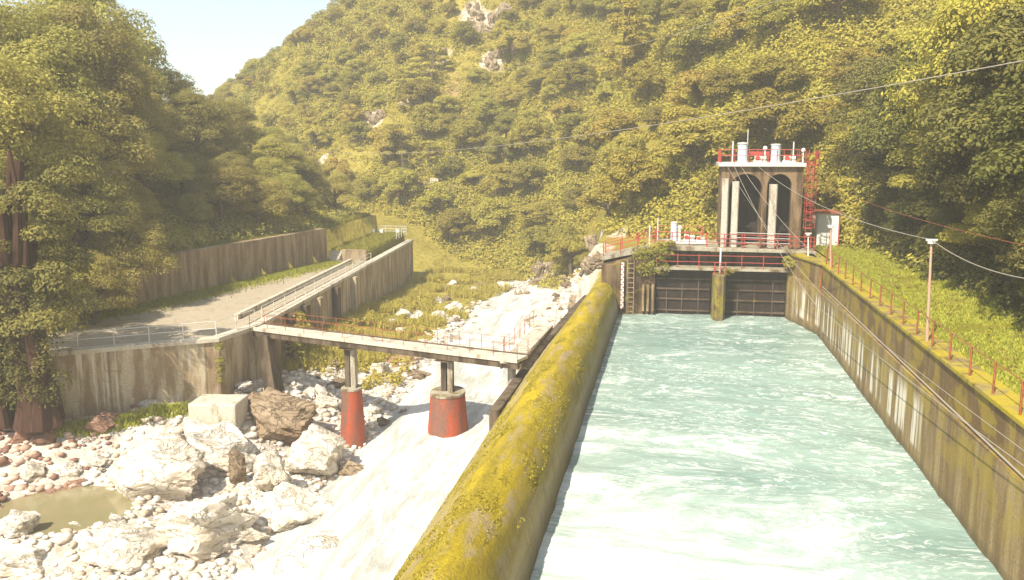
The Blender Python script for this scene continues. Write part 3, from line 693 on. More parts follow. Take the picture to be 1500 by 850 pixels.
# cables
def cable(p, q, sag, lab, r=.02, mat=None, name='cable', extra=None):
    p = Vector(p); q = Vector(q); n = 24; pts = [p.lerp(q, k/n)-Vector((0,0,4*sag*(k/n)*(1-k/n))) for k in range(n+1)]
    if extra: 
        q2 = Vector(extra[0]); pts += [q.lerp(q2, k/n)-Vector((0,0,4*extra[1]*(k/n)*(1-k/n))) for k in range(1, n+1)]
    o = MB().path(pts, r*.5, 5).build(name, mat or M['cable'], loc=p); tag(o, lab, 'cable'); return o
cable(aty(1112,245,70.4), PT+Vector((0,0,.15)), .7, 'thick pale cable from the tower roof over the tall pole and out at right', .035, extra=(aty(1530,412,27), .3))
cable(aty(1086,245,70.4), aty(1206,384,64.5), .5, 'pale cable from the tower roof down to the short pole by the wall', .03)
cable(aty(1076,245,70.4), aty(1196,448,60), .6, 'lowest pale cable slanting across the left arch and over the right gate', .03, extra=(aty(1540,712,24), .15))
cable(aty(1066,245,70.4), aty(1205,432,60), .5, 'pale cable slanting in front of both tower columns towards the basin wall', .025, extra=(aty(1540,690,24), .12))
cable(aty(1190,258,71), aty(1560,372,26), .5, 'thin wire from the ladder landing to the dark trees at right', .022, M['redrust'])
cable(aty(1560,78,30), aty(380,200,150), 3.0, 'long thin overhead wire crossing the whole hillside above the tower', .04)
cable(aty(1180,-14,60), aty(756,98,95), .8, 'short thin overhead wire crossing the upper hillside', .04)

# ------------------------------------------------------------------ left platform
A_, B_, C_, D_, E_ = (-34.5,43), (-26.8,48.5), (-26.2,52.7), (-29.6,85.6), (-31.7,106)
Z1 = 1.5
pw = empty('platform_wall', (-27, 50, -3), 'streaky brown and cream concrete wall holding the left platform above the river', 'wall')
MB().wallrun([(-36.2,41.8), A_, B_, C_], 1.0, -6, 1.35).build('near_wall', M['conc_wall'], pw)
MB().wallrun([(-26.205,52.75), D_, E_], 1.0, -6, [1.35,1.35,1.35]).build('long_wall', M['conc_wall'], pw)
MB().wallrun([(-36.2,41.65), (-34.5,42.9), (-26.7,48.4), (-26.1,52.7), (-29.5,85.6), (-31.6,106.1)], .75, 1.352, 1.62).build('coping', M['conc_pale'], pw, bevel=.02)
for k, yy in enumerate((58, 61.5, 65, 70, 76)):
    xx = -26.2+(yy-52.7)*(-3.4/32.9)
    MB().box(xx+.02, xx+.55, yy-.35, yy+.35, -5, 1.3).build('pilaster', M['conc_dark'] if k in (0, 1, 3) else M['conc_wall'], pw)
for yy in (59.2, 62.7):
    xx = -26.2+(yy-52.7)*(-3.4/32.9)
    MB().box(xx+.01, xx+.3, yy-.5, yy+1.2, -3.8, -1.6).build('sluice_door', M['redrust'], pw)
# platform slab
pf = MB().prism([(-60,26.5),(-37,42.1),(-35.0,43.9),(-27.7,49.3),(-27.2,52.8),(-30.6,85.6),(-34.9,85.4),(-39.2,55.2),(-44,47.3),(-60,36)], .7, 1.5)
tag(pf.build('platform', M['deck'], loc=(-33, 60, .7)), kind='structure')
rwl = MB().wallrun([(-60,36),(-44,47.3),(-39.2,55.2),(-34.4,84.8)], .8, 0, [4.6,4.6,4.75,4.85])
tag(rwl.build('retaining_wall', M['conc_rear'], loc=(-37, 70, 0)), 'long brown weathered retaining wall behind the left platform', 'wall')
# raised grass end of platform
ge = empty('grass_terrace', (-33, 95, 1.5), 'raised concrete terrace with grass top at the far end of the left platform', 'terrace')
MB().prism([(-30.75,86.6),(-32.75,106.0),(-40,107),(-38,86.6)], .5, 2.3).build('terrace_top', M['lawn'], ge)
MB().box(-33.4, -30.72, 86.15, 86.58, 1.3, 2.55).build('end_wall', M['conc_rear'], ge)
for k in range(4): MB().box(-35.8, -33.42, 85.3+k*.35, 85.62+k*.35, 1.4, 1.72+k*.22).build('step', M['conc_pale'], ge)
for k, (px, py) in enumerate(((547,336),(559,336),(583,336))):
    q = aty(px, py, 104); tag(MB().obox((q.x,104,2.2), .42, .42, q.z-2.2, .1).build('gate_post', M['white'], loc=(q.x,104,2.2)), ['leftmost squat white post at the far end of the terrace', 'middle squat white post at the far end of the terrace', 'rightmost squat white post at the far end of the terrace'][k], 'post', 'white posts on the terrace')
railing('terrace_railing', [(-39,105.5,2.3),(-32.3,105.3,2.3),(-31.9,100,2.3)], 1.0, 1.3, [M['greyw'], M['white']], 'pale railing round the far end of the grass terrace', nr=3, pr=.04)
railing('platform_railing', [(-36.1,42.1,1.62),(-34.7,43.2,1.62),(-27.0,48.65,1.62),(-26.5,52.7,1.62)], .95, 1.9, [M['greyw'], M['greyw']], 'pale pipe railing on the near edge of the left platform', nr=2, pr=.03, rr=.024)
railing('platform_railing', [(-26.9,54.5,1.62),(-29.9,85.2,1.62)], .8, 2.4, [M['greyw'], M['greyw']], 'long low pale railing on the river edge of the platform beyond the bridge', nr=2, pr=.03, rr=.026)
tag(MB().wallrun([(-28.6,54.5),(-31.6,84.5)], .3, 1.5, 1.85).build('kerb', M['conc_pale'], loc=(-30,70,1.5)), 'pale concrete kerb running along the platform inside the railing', 'kerb')
# slanted buttress beneath the bridge seat
bt = MB(); bt.add([(-25.6,51.2,1.2),(-25.0,51.2,1.2),(-25.0,52.4,1.2),(-25.6,52.4,1.2),(-24.6,50.2,-5),(-23.8,50.2,-5),(-23.8,51.6,-5),(-24.6,51.6,-5)], [(0,1,2,3),(4,7,6,5),(0,4,5,1),(1,5,6,2),(2,6,7,3),(3,7,4,0)])
tag(bt.build('buttress', M['conc_dark'], loc=(-24.2,50.9,-4.5)), 'dark slanting concrete strut under the left end of the footbridge', 'buttress')

# ------------------------------------------------------------------ footbridge
bl = Vector((-26.3,52.6,1.45)); br = Vector((-7.9,47.0,1.45)); bd = (br-bl).normalized(); bn = Vector((-bd.y, bd.x, 0))
fbz = empty('footbridge', (bl+br)/2, 'narrow concrete footbridge with pale deck and thin red rails over the river', 'bridge')
def slabalong(p, q, n, w0, w1, z0, z1):
    return MB().add([p+n*w0+Vector((0,0,z0)), q+n*w0+Vector((0,0,z0)), q+n*w1+Vector((0,0,z0)), p+n*w1+Vector((0,0,z0)), p+n*w0+Vector((0,0,z1)), q+n*w0+Vector((0,0,z1)), q+n*w1+Vector((0,0,z1)), p+n*w1+Vector((0,0,z1))], [(0,3,2,1),(4,5,6,7),(0,1,5,4),(1,2,6,5),(2,3,7,6),(3,0,4,7)])
slabalong(bl, br, bn, -.7, .7, -.10, .08).build('deck', M['conc_pale'], fbz, bevel=.015)
for s_ in (-.62, .38): slabalong(bl, br, bn, s_, s_+.24, -.46, -.102).build('girder', M['conc_dark'], fbz)
slabalong(bl, br, bn, -.69, -.58, .082, .13).build('kerb', M['conc_pale'], fbz)
slabalong(bl, br, bn, .58, .69, .082, .15).build('kerb', M['rib'], fbz)
L = (br-bl).length; n_ = 13
for s_ in (-.67, .67):
    for k in range(n_+1):
        p = bl+bd*(L*k/n_)+bn*s_; MB().tube(p+Vector((0,0,.17)), p+Vector((0,0,1.0)), .02, 6).build('post', M['redrust'], fbz)
    for z in (.58, .98): MB().tube(bl+bn*s_+Vector((0,0,z)), br+bn*s_+Vector((0,0,z)), .011, 6).build('rail', M['redrust'], fbz)
def pier(px, wtop, wbot, ytop, ybot, lab):
    t = (px_line(px)); c = bl.lerp(br, t)
    zt_ = aty(px, ytop, c.y).z; zb = aty(px, ybot, c.y).z-1.2; rt_ = wtop*c.y/FPX/2; rb = wbot*c.y/FPX/2
    root = empty('bridge_pier', (c.x, c.y, zb), lab, 'bridge pier', 'piers of the footbridge')
    MB().lathe((c.x,c.y,0), [(rb*1.06,zb),(rb,zb+1.2),(rt_,zt_-.12)], 24, 1, 1.25).build('base', M['redpier'], root, smooth=True)
    MB().lathe((c.x,c.y,0), [(rt_*1.04,zt_-.118),(rt_*1.04,zt_),(rt_*.2,zt_+.02)], 24, 1, 1.25).build('cap', M['conc'], root)
    for s_ in (-.22, .22):
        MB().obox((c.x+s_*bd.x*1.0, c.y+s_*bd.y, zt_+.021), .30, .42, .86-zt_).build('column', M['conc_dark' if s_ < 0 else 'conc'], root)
    MB().obox((c.x, c.y, .90-.02), .95, 1.3, .045, math.atan2(bd.y, bd.x)).build('bearing', M['conc_dark'], root)
    return c, zt_, zb
def px_line(px):
    lo, hi = 0., 1.
    for _ in range(40):
        m_ = (lo+hi)/2
        if proj(np.array(bl.lerp(br, m_)))[0] < px: lo = m_
        else: hi = m_
    return lo
P1 = pier(513, 31, 42, 567, 668, 'taller slimmer red based bridge pier at left with a rock at its foot')
P2 = pier(655, 53, 62, 573, 628, 'shorter wider red based bridge pier at right standing in white water')
# slatted walkway from bridge towards the works
sw = empty('slatted_walkway', (-8.5,52,1.3), 'slatted pale walkway turning from the bridge end along the crest wall', 'walkway')
MB().wallrun([(-8.0,46.6),(-7.75,57.5)][::-1], .12, .95, 1.25).build('stringer', M['conc_dark'], sw)
MB().wallrun([(-9.1,46.6),(-8.6,57.5)][::-1], .12, .95, 1.25).build('stringer', M['conc_dark'], sw)
for k in range(22):
    y = 46.6+k*.5; x0 = -9.3+(y-46.6)*.045; MB().box(x0+.2, x0+1.2, y, y+.22, 1.255, 1.36).build('slat', M['conc_pale'], sw)
for y in (47.5, 51, 54.5, 57.2): MB().box(-8.8,-8.4,y-.2,y+.2,-4,.945).build('support', M['conc'], sw)
railing('walkway_railing', [(-9.2,48.2,1.36),(-8.9,57.4,1.36)], .9, 1.6, [M['red'], M['red']], 'red railing beside the slatted walkway at the right end of the bridge', nr=2, pr=.02, rr=.012)
q = atz(733,604,-4.2); z_ = aty(733,582,q.y).z
tag(MB().obox((q.x,q.y,-5.5), .8, .6, z_+5.5, .1).build('concrete_stub', M['conc'], loc=(q.x,q.y,-5)), 'small square concrete stub standing in white water beside the crest wall', 'block')

# ------------------------------------------------------------------ rocks
def ico(sub):
    import bmesh
    bm = bmesh.new(); bmesh.ops.create_icosphere(bm, subdivisions=sub, radius=1.0); V = np.array([v.co[:] for v in bm.verts]); F = np.array([[v.index for v in f.verts] for f in bm.faces]); bm.free(); return V, F
def rock_shape(seed, sub=4, cuts=9, rough=.12, sc=(1, 1, 1)):
    r = np.random.default_rng(seed); V, F = ico(sub); V = V.copy()
    for k in range(cuts):
        n = r.normal(size=3); n /= np.linalg.norm(n); d = r.uniform(.55, .85); t = V@n-d; V -= np.outer(np.clip(t, 0, None)*.93, n)
    s = 0
    for k in range(1, 4 if sub < 5 else 6):
        q = vn(V[:, 0]*1.4*2**k+V[:, 2]*1.9*2**k, V[:, 1]*1.4*2**k-V[:, 2]*1.1*2**k, seed+k)
        s = s+(q if k < 3 else -np.abs(q)*1.3)/2**k
    V *= (1+rough*s)[:, None]; return V*np.array(sc), F
ROCKM = {}
def rock_mesh(kind, mat, seed, **k):
    V, F = rock_shape(seed, **k); me = bpy.data.meshes.new(kind); me.from_pydata(V.tolist(), [], F.tolist()); me.polygons.foreach_set('use_smooth', [True]*len(F)); me.materials.append(mat)
    try: me.set_sharp_from_angle(angle=R(28))
    except Exception: pass
    return me
def put_rock(me, name, loc, sc, rot, label, cat='boulder', group=None):
    o = bpy.data.objects.new(name, me); C.objects.link(o); o.location = loc; o.scale = sc; o.rotation_euler = rot; return tag(o, label, cat, group)
protoW = [rock_mesh('boulder', M['rockw'], s, sub=5, cuts=24, rough=.32) for s in (3, 11, 19, 27, 35)]
protoB = [rock_mesh('boulder', M['rockb'], s, sub=5, cuts=20, rough=.4) for s in (5, 13, 21)]
protoR = [rock_mesh('boulder', M['rockr'], s, sub=3, cuts=10) for s in (7, 15, 23)]
BIG = [ # px, py(centre), w px, h px, Y, proto, rot, label
 (405,622,128,88,51,protoB[0],(.1,.15,.5),'large brown striped boulder behind the white rocks near the left pier'),
 (318,660,125,92,47.5,protoW[0],(.2,0,.3),'big rounded white boulder left of the brown cleft rock'),
 (462,662,104,96,47,protoW[1],(0,.3,1.0),'craggy white boulder just left of the tall red pier'),
 (392,692,66,84,46,protoW[2],(.1,.1,2.0),'upright white boulder between two larger white ones'),
 (347,690,30,60,46.3,protoB[0],(0,0,1),'reddish brown wedge of rock in the cleft between white boulders'),
 (521,692,60,40,48.6,protoB[1],(0,0,.2),'dark wet brown rock at the foot of the tall red pier'),
 (495,716,60,18,45.6,protoR[1],(0,0,.4),'low flat brown rock in front of the wet rock at the pier foot'),
 (235,690,150,110,45,protoW[3],(.1,.1,.7),'broad bleached boulder sloping towards the murky pool'),
 (420,745,130,85,42,protoW[4],(.2,.1,.2),'bleached low boulder in front of the craggy white one'),
 (300,770,180,100,40,protoW[0],(.1,.4,2.5),'very large bleached slab in the centre foreground of the river bed'),
 (180,800,150,90,38,protoW[2],(.1,.2,1.2),'bleached boulder on the near edge of the murky pool'),
 (470,815,170,80,38,protoW[1],(.2,0,.9),'wide bleached slab at the edge of the rushing white water'),
 (330,850,200,80,36,protoW[3],(0,.2,.1),'bleached slab at the bottom edge of the river bed'),
 (95,850,140,60,36,protoW[4],(0,.2,.1),'flat grey white slab at the bottom left edge'),
 (48,690,42,44,46,protoW[2],(.3,.2,.6),'pale upright block among reddish rubble at far left'),
 (100,690,50,34,46.5,protoW[3],(0,0,.6),'pale squat stone beside the upright block at far left'),
 (110,715,50,30,44.5,protoR[2],(0,0,.6),'reddish stone on the bank above the murky pool'),
 (25,765,60,55,41,protoW[1],(.1,0,.6),'grey white boulder at the left edge of the murky pool'),
 (45,822,110,70,38,protoW[0],(.1,0,1.6),'large grey white boulder in the bottom left corner'),
 (627,670,38,13,44.5,protoB[2],(0,0,.1),'small flat golden brown rock breaking the white water'),
 (605,548,60,18,58,protoB[1],(0,0,.2),'low brown slab of rock between the two piers behind the bridge'),
 (585,530,50,16,60,protoR[0],(0,0,.9),'reddish tilted slab beyond the bridge between the piers'),
 (679,531,16,12,60,protoB[0],(0,0,.9),'small dark round stone right of the shorter pier under the deck'),
 (706,566,40,12,51.5,protoB[2],(0,0,.9),'low brown rock just right of the shorter pier cap'),
 (745,560,46,12,54,protoR[1],(0,0,.3),'low brown rock near the crest wall in the white water'),
 (722,585,24,10,52,protoB[2],(0,0,.3),'small flat brown rock beside the concrete stub'),
 (560,620,24,18,51,protoB[0],(0,0,.3),'brown stone right of the tall red pier'),
 (545,600,30,22,53,protoW[1],(0,0,.3),'white stone right of the tall red pier'),
 (475,590,50,30,54,protoW[2],(0,0,.3),'pale stone left of the tall red pier'),
 (440,585,40,22,55,protoW[0],(0,0,1.3),'pale stone near the slanting strut'),
 (105,585,34,34,47.5,protoW[4],(0.2,.3,1.3),'pale stone leaning at the left foot of the platform wall'),
 (70,640,40,26,47,protoR[2],(0.2,.3,1.3),'reddish rock in the rubble heap below the tree roots'),
 (20,610,50,40,48,protoR[1],(0.2,.3,.3),'dark reddish rock at the left edge below the tree roots'),
]
rocklist = []
for px, py, wp, hp, Y, me, rot, lab in BIG:
    g_ = hit(px, min(py+hp*.42, 846+hp*.2)); Y = g_.y if g_ else Y
    wx = wp*Y/FPX/2*1.35; hz = hp*Y/FPX/2*1.3; c = aty(px, py, Y+wx*.45)
    put_rock(me, 'boulder', (c.x, Y+wx*.45, c.z-.1), (wx, wx*.85, hz), (rot[0]*.4, rot[1]*.4, rot[2]), lab); rocklist.append((c.x, Y, wx))
g_ = hit(312, 628); c = g_
tag(MB().obox((c.x, c.y+.8, c.z-1.0), 80*c.y/FPX, 2.2, 1.0+44*c.y/FPX, .12).build('concrete_block', M['conc_pale'], loc=(c.x,c.y,c.z), bevel=.12), 'square edged pale concrete block lying beside the large brown boulder', 'block')
# scattered countable stones
cnt = 0
SC = [('reddish stone in the rubble heap at far left', 'stones of the left rubble heap', protoR), ('pale stone on the gravel bank below the platform wall', 'stones of the near gravel bank', protoW),
      ('bleached stone on the river bed upstream of the bridge', 'stones upstream of the bridge', protoW), ('brown stone at the river edge upstream of the bridge', 'brown stones upstream', protoB),
      ('bleached stone among the large foreground boulders', 'stones among the foreground boulders', protoW)]
rr = random.Random(5)
tries = 0
while cnt < 230 and tries < 6000:
    tries += 1
    y = rr.uniform(34, 104); x = rr.uniform(-37, -8.8)
    if abs(x-float(riverx(y))) < float(np.interp(y, [35, 60, 100], [4.4, 2.6, 1.4])) and rr.random() < (.93 if y < 54 else .72): continue
    if inside(np.array([[x, y]]), PLAT)[0] or inside(np.array([[x, y]]), REAR)[0]: continue
    if y > 62 and x < -19.5 and rr.random() < .6: continue
    if x < -25.5 and y > 52: continue
    if any(math.hypot(x-a, y-b_) < c_*.7 for a, b_, c_ in rocklist): continue
    z = float(terrain(np.array([x]), np.array([y]))[0]); u, v, k_ = proj(np.array([x, y, z]))
    if not (-30 < u < 900 and 380 < v < 900): continue
    s_ = rr.choice([.22, .3, .4, .5, .7, .95])*(1 if y < 60 else 1.15)
    if x < -30.5 and y < 48: k = 0
    elif y > 54: k = 3 if rr.random() < .33 else 2
    elif x < -24: k = 1
    else: k = 4
    me = rr.choice(SC[k][2])
    put_rock(me, 'stone', (x, y, z+s_*.12), (s_*rr.uniform(.8,1.5), s_*rr.uniform(.8,1.3), s_*rr.uniform(.55,.9)), (rr.uniform(-.4,.4), rr.uniform(-.4,.4), rr.uniform(0,6.3)), ('small ' if s_ < .35 else ('mid sized ' if s_ < .75 else 'large '))+SC[k][0], 'stone', SC[k][1]); cnt += 1
# cobbles and gravel: one mass
def scatter_stuff(name, pts, protoVF, smin, smax, mat, label, cat, flat=.65, seed=1):
    r = np.random.default_rng(seed); V0, F0 = protoVF; n = len(pts); a = r.uniform(0, 6.28, n); s = r.uniform(smin, smax, n)**1.0
    ca, sa = np.cos(a), np.sin(a); ex = r.uniform(.7, 1.4, n)
    x = V0[None, :, 0]*ex[:, None]; y = V0[None, :, 1]; z = V0[None, :, 2]*flat
    VX = (x*ca[:, None]-y*sa[:, None])*s[:, None]+pts[:, 0:1]; VY = (x*sa[:, None]+y*ca[:, None])*s[:, None]+pts[:, 1:2]; VZ = z*s[:, None]+pts[:, 2:3]
    V = np.stack([VX, VY, VZ], -1).reshape(-1, 3); F = (F0[None]+(np.arange(n)*len(V0))[:, None, None]).reshape(-1, F0.shape[1])
    o = mesh_np(name, V, F, mat); tag(o, label, cat, kind='stuff'); return o
N = 16000
gxp = rng.uniform(-37, -8.6, N); gyp = rng.uniform(30, 106, N)
ok = ~inside(np.c_[gxp, gyp], PLAT) & ~inside(np.c_[gxp, gyp], REAR) & (np.abs(gxp-riverx(gyp)) > np.interp(gyp, [35,60,100], [4.2,1.5,.4])+rng.uniform(-.8,.8,N)) & ~((gyp > 60) & (gxp < -19.5-rng.uniform(0,2,N)))
gp = np.c_[gxp, gyp, terrain(gxp, gyp)+.02][ok]
Vr, Fr = rock_shape(77, sub=1, cuts=6, rough=.1)
def gravel_mat(n_, a, b, c_):
    t = NT(n_); g = t.n('ShaderNodeNewGeometry'); r_ = g.outputs['Random Per Island']
    c = t.mix(r_, a, b); c = t.mix(t.ramp(t.math('FRACT', t.math('MULTIPLY', r_, 9.7)), .7, .8), c, c_); return t.done(c, .85, .2)
M['cob'] = gravel_mat('bleached_cobbles', (.74,.70,.62), (.58,.51,.42), (.45,.35,.26)); M['cobr'] = gravel_mat('reddish_cobbles', (.40,.25,.18), (.55,.42,.34), (.2,.11,.08))
redz = (gp[:, 0] < -30.3) & (gp[:, 1] < 49)
scatter_stuff('cobbles', gp[~redz], (Vr, Fr), .08, .34, M['cob'], 'bleached cobbles and gravel covering the river banks', 'gravel', seed=3)
scatter_stuff('rubble', gp[redz], (Vr, Fr), .08, .36, M['cobr'], 'reddish broken stone below the tree roots at the left wall end', 'rubble', seed=4)
# murky pool
pv = []
for k in range(40):
    a = 2*math.pi*k/40; pv.append((POOL[0]+POOL[2]*1.25*math.cos(a), POOL[1]+POOL[3]*1.25*math.sin(a), -4.62))
tag(MB().add(pv, [tuple(range(40))]).build('pool_water', M['pool']), kind='structure')

# crags on the slope
protoC = [rock_mesh('rock_outcrop', M['cliff'], s, sub=5, cuts=26, rough=.5) for s in (41, 49, 57)]
rr = random.Random(9)
CL = {14:'tall broken crag at the river bend left of the gate works', 15:'pale crag low on the bank above the river bend', 16:'jumbled crag at the waterline upstream of the bridge', 0:'largest pale cliff face at the top centre of the hillside', 1:'pale crag just below the top cliff face', 3:'pale crag half way up the left shoulder of the hillside', 4:'narrow pale crag left of the top cliff',5:'small pale crag on the grassy spur', 7:'low pale crag at the left end of the hillside ledge', 2:'pale crag touching the top of the hillside at centre', 9:'pale crag right of the top cliff', 6:'thin pale crag beneath the top cliff'}
for i, lab in CL.items():
    if i >= len(OUTC): continue
    ox, oy, oz, orr = OUTC[i]; root = empty('rock_outcrop', (ox, oy, oz), lab, 'crag')
    for k in range(11 if orr > 3 else 6):
        dx_, dy_ = rr.uniform(-.8,.8)*orr, rr.uniform(-.6,.6)*orr; z = float(terrain(np.array([ox+dx_]), np.array([oy+dy_]))[0]); s_ = orr*rr.uniform(.2, .5)
        o = bpy.data.objects.new('rock_face', rr.choice(protoC)); C.objects.link(o); o.parent = root; o.location = (dx_, dy_, z-oz+.35*s_); o.scale = (s_*rr.uniform(.9,1.4), s_*.9, s_*rr.uniform(1.1,2.2)); o.rotation_euler = (rr.uniform(-.3,.3), rr.uniform(-.3,.3), rr.uniform(0,6))

# hillside road ledge
rd = []; 
for px in range(450, 745, 12):
    q = hit(px, 270+2*math.sin(px*.05))
    if q: rd.append(q)
if len(rd) > 5:
    m = MB(); n0 = 0
    for q in rd:
        d = Vector((q.x, q.y, 0)).normalized()*1.2; m.v += [q-d+Vector((0,0,.25)), q+d+Vector((0,0,.25)), q+d+Vector((0,0,-2)), q-d+Vector((0,0,-1.2))]
    for i in range(len(rd)-1):
        for k in range(4): m.f.append([i*4+k, i*4+(k+1) % 4, i*4+4+(k+1) % 4, i*4+4+k])
    tag(m.build('mountain_road', M['conc_rear']), kind='structure')
    for k, i in enumerate((15, 21)):
        if i+2 < len(rd):
            a, b2 = rd[i]+Vector((0,0,.2)), rd[i+1]+Vector((0,0,.2)); d = Vector((a.x,a.y,0)).normalized()*1.4
            tag(MB().add([a-d, b2-d, b2-d*.8, a-d*.8, a-d+Vector((0,0,.8)), b2-d+Vector((0,0,.8)), b2-d*.8+Vector((0,0,.8)), a-d*.8+Vector((0,0,.8))], [(0,3,2,1),(4,5,6,7),(0,1,5,4),(1,2,6,5),(2,3,7,6),(3,0,4,7)]).build('guard_wall', M['conc_pale'], loc=a), ['left short pale guard wall on the hillside road', 'right short pale guard wall on the hillside road'][k], 'barrier')

# ------------------------------------------------------------------ vegetation
def clump_leaves(r, centers, radii, nper, size, flat=.75, up=.5):
    """leaf quads over the surface and volume of ellipsoid clumps"""
    centers = np.asarray(centers, float); n = len(centers); tot = n*nper
    c = np.repeat(centers, nper, 0); rad = np.repeat(np.asarray(radii, float), nper)
    d = r.normal(size=(tot, 3)); d /= np.linalg.norm(d, axis=1)[:, None]; d[:, 2] = np.where(d[:, 2] < -.35, -d[:, 2], d[:, 2])
    rho = r.uniform(.55, 1.08, tot)**.6
    p = c+d*(rad*rho)[:, None]*np.array([1, 1, flat])
    nrm = d*.9+np.array([0, 0, up])+r.normal(size=(tot, 3))*.36; nrm /= np.linalg.norm(nrm, axis=1)[:, None]
    t = np.cross(nrm, r.normal(size=(tot, 3))); t /= np.linalg.norm(t, axis=1)[:, None]; b = np.cross(nrm, t)
    s = (size*r.uniform(.6, 1.35, tot))[:, None]
    V = np.stack([p-t*s*.62, p-b*s*.32+t*s*.05, p+t*s*.62, p+b*s*.32+t*s*.05], 1).reshape(-1, 3)
    return V, np.arange(tot*4).reshape(-1, 4)
def crown_spec(r, H, RR, nc, kind='round'):
    """clump centres for a crown between heights, local coordinates"""
    cs = []; rs = []
    for k in range(nc):
        if kind == 'cone':
            h = r.uniform(.12, 1.0); ra = RR*(1-h)*1.0+.15; a = r.uniform(0, 6.28); q = ra*math.sqrt(r.uniform(.3, 1)); cs.append((q*math.cos(a), q*math.sin(a), h*H)); rs.append(.16*RR+.5*(1-h))
        elif kind == 'layer':
            lay = r.integers(0, 6); h = .16+.145*lay+r.uniform(-.02,.02); ra = RR*(1-.55*(lay/6)**1.5)*r.uniform(.25, 1)**.5; a = r.uniform(0, 6.28)+lay; cs.append((ra*math.cos(a), ra*math.sin(a), h*H-.12*ra)); rs.append(r.uniform(.17, .30)*RR)
        else:
            d = r.normal(size=3); d /= np.linalg.norm(d); d[2] = abs(d[2])*1.1-.35; q = r.uniform(.45, 1)**.5
            cs.append((d[0]*RR*q, d[1]*RR*q, H*.50+d[2]*H*.44*q)); rs.append(r.uniform(.20, .38)*RR)
    return np.array(cs), np.array(rs)
def make_tree_meshes(seed, H, RR, nc, nper, leaf, mat, kind='round', barkm=None):
    r = np.random.default_rng(seed); cs, rs = crown_spec(r, H, RR, nc, kind)
    flat = .45 if kind == 'layer' else .72
    V, F = clump_leaves(r, cs, rs, nper, leaf, flat)
    o = mesh_np('crown', V, F, mat); crown = o.data; bpy.data.objects.remove(o)
    m = MB(); lean = Vector((r.uniform(-.06,.06)*H, r.uniform(-.06,.06)*H, 0)); tp = H*(.95 if kind == 'cone' else .78); tr = .028*H+.05
    pts = [Vector((0,0,-1.5)), Vector((0,0,0))]+[lean*(k/5)**1.3+Vector((r.uniform(-.1,.1), r.uniform(-.1,.1), tp*k/5)) for k in range(1, 6)]
    m.path(pts, [tr*1.6, tr*1.25, tr, tr*.85, tr*.65, tr*.45, tr*.2], 8)
    idx = r.choice(len(cs), min(len(cs), 14), replace=False)
    for i in idx:
        c = Vector(cs[i]); b0 = lean*.5+Vector((0,0,max(.15*H, min(c.z*.72, tp*.9)))); mid = b0.lerp(c, .5)+Vector((0,0,-.05*H if kind == 'layer' else .0)); m.path([b0, mid, c], [tr*.38, tr*.24, tr*.08], 5)
    o = m.build('trunk', barkm or M['bark'], smooth=True); trunk = o.data; bpy.data.objects.remove(o)
    return crown, trunk
def put_tree(name, ms, loc, s, rz, label, group=None, cat='tree', sz=None):
    root = empty(name, loc, label, cat, group, rz); root.scale = (s, s, sz or s)
    for n_, me in (('crown', ms[0]), ('trunk', ms[1])):
        o = bpy.data.objects.new(n_, me); C.objects.link(o); o.parent = root
    return root
# hill trees (unit about 9 m tall, crown radius 3.3)
HT = [make_tree_meshes(100+i, 7.6, 3.5, 34, 260, .29, [M['leaf'], M['leafy'], M['leaf'], M['leaf'], M['leafy']][i], 'round') for i in range(5)]
HT += [make_tree_meshes(120+i, 8, 3.9, 36, 230, .29, [M['leaf'], M['leafy']][i], 'layer') for i in range(2)]
CN = make_tree_meshes(140, 12, 3.6, 60, 150, .28, M['leafy'], 'cone')
# big near trees
NL = [make_tree_meshes(200+i, 16, 6.0, 60, 560, .215, M['leafl'], ['round','round','round'][i]) for i in range(3)]
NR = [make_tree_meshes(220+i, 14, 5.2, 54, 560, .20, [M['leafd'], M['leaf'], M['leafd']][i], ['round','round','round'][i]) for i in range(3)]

r = random.Random(21)
placed = []
def can(x, y, d): return all((x-a)**2+(y-b_)**2 > ((d+e)/2)**2 for a, b_, e in placed)
# ---- near left trees: px, py of crown centre, Y, kind, height
LEFT = [(20,60,60,0,18),(85,60,66,1,19),(140,95,72,2,15),(120,180,62,0,15),(30,190,55,2,14),(195,190,80,1,13),(205,255,70,0,11),(110,290,56,0,11.5),(290,270,86,2,12),(180,335,57,0,9),
        (335,262,96,1,11),(60,380,49.5,1,9),(395,285,98,0,10),(270,322,76,1,8),(335,305,88,2,7.5),(440,300,104,1,8),(-40,120,52,1,18),(-30,300,48,2,14),(135,395,51.5,2,7),(235,205,90,1,13),(275,205,104,0,13),(10,250,70,0,20),
        (370,245,120,1,12),(310,215,130,2,13),(420,260,128,0,11),(480,300,118,1,7),(500,320,116,2,5.5),(110,0,82,0,22)]
LL = ['tall layered tree at the top left corner','tall dense tree near the top left corner','tall tree left of the patch of sky','broad layered tree in the middle of the left wood','leaning pale tree at the left edge','rounded tree below the patch of sky','layered tree right of the left wood centre',
 'tree with flat bright pads of leaves left of the retaining wall','layered tree behind the retaining wall at its left','low layered tree hanging over the retaining wall','rounded tree at the valley mouth','small rounded tree close to the reddish trunk','layered tree above the right half of the retaining wall','small rounded tree just above the retaining wall','short layered tree behind the retaining wall crest','small rounded tree at the right end of the retaining wall',
 'tree cut by the left edge high up','tree cut by the left edge half way down','lowest layered bush tree at the left end of the retaining wall','distant rounded tree below the sky patch','distant layered tree just right of the sky patch foot','tall tree behind the leaning pale one','rounded tree deep in the valley','layered tree deep in the valley left','layered tree deep in the valley centre','low rounded tree beyond the retaining wall end','low layered tree behind the terrace posts','hindmost tall tree at the top left']
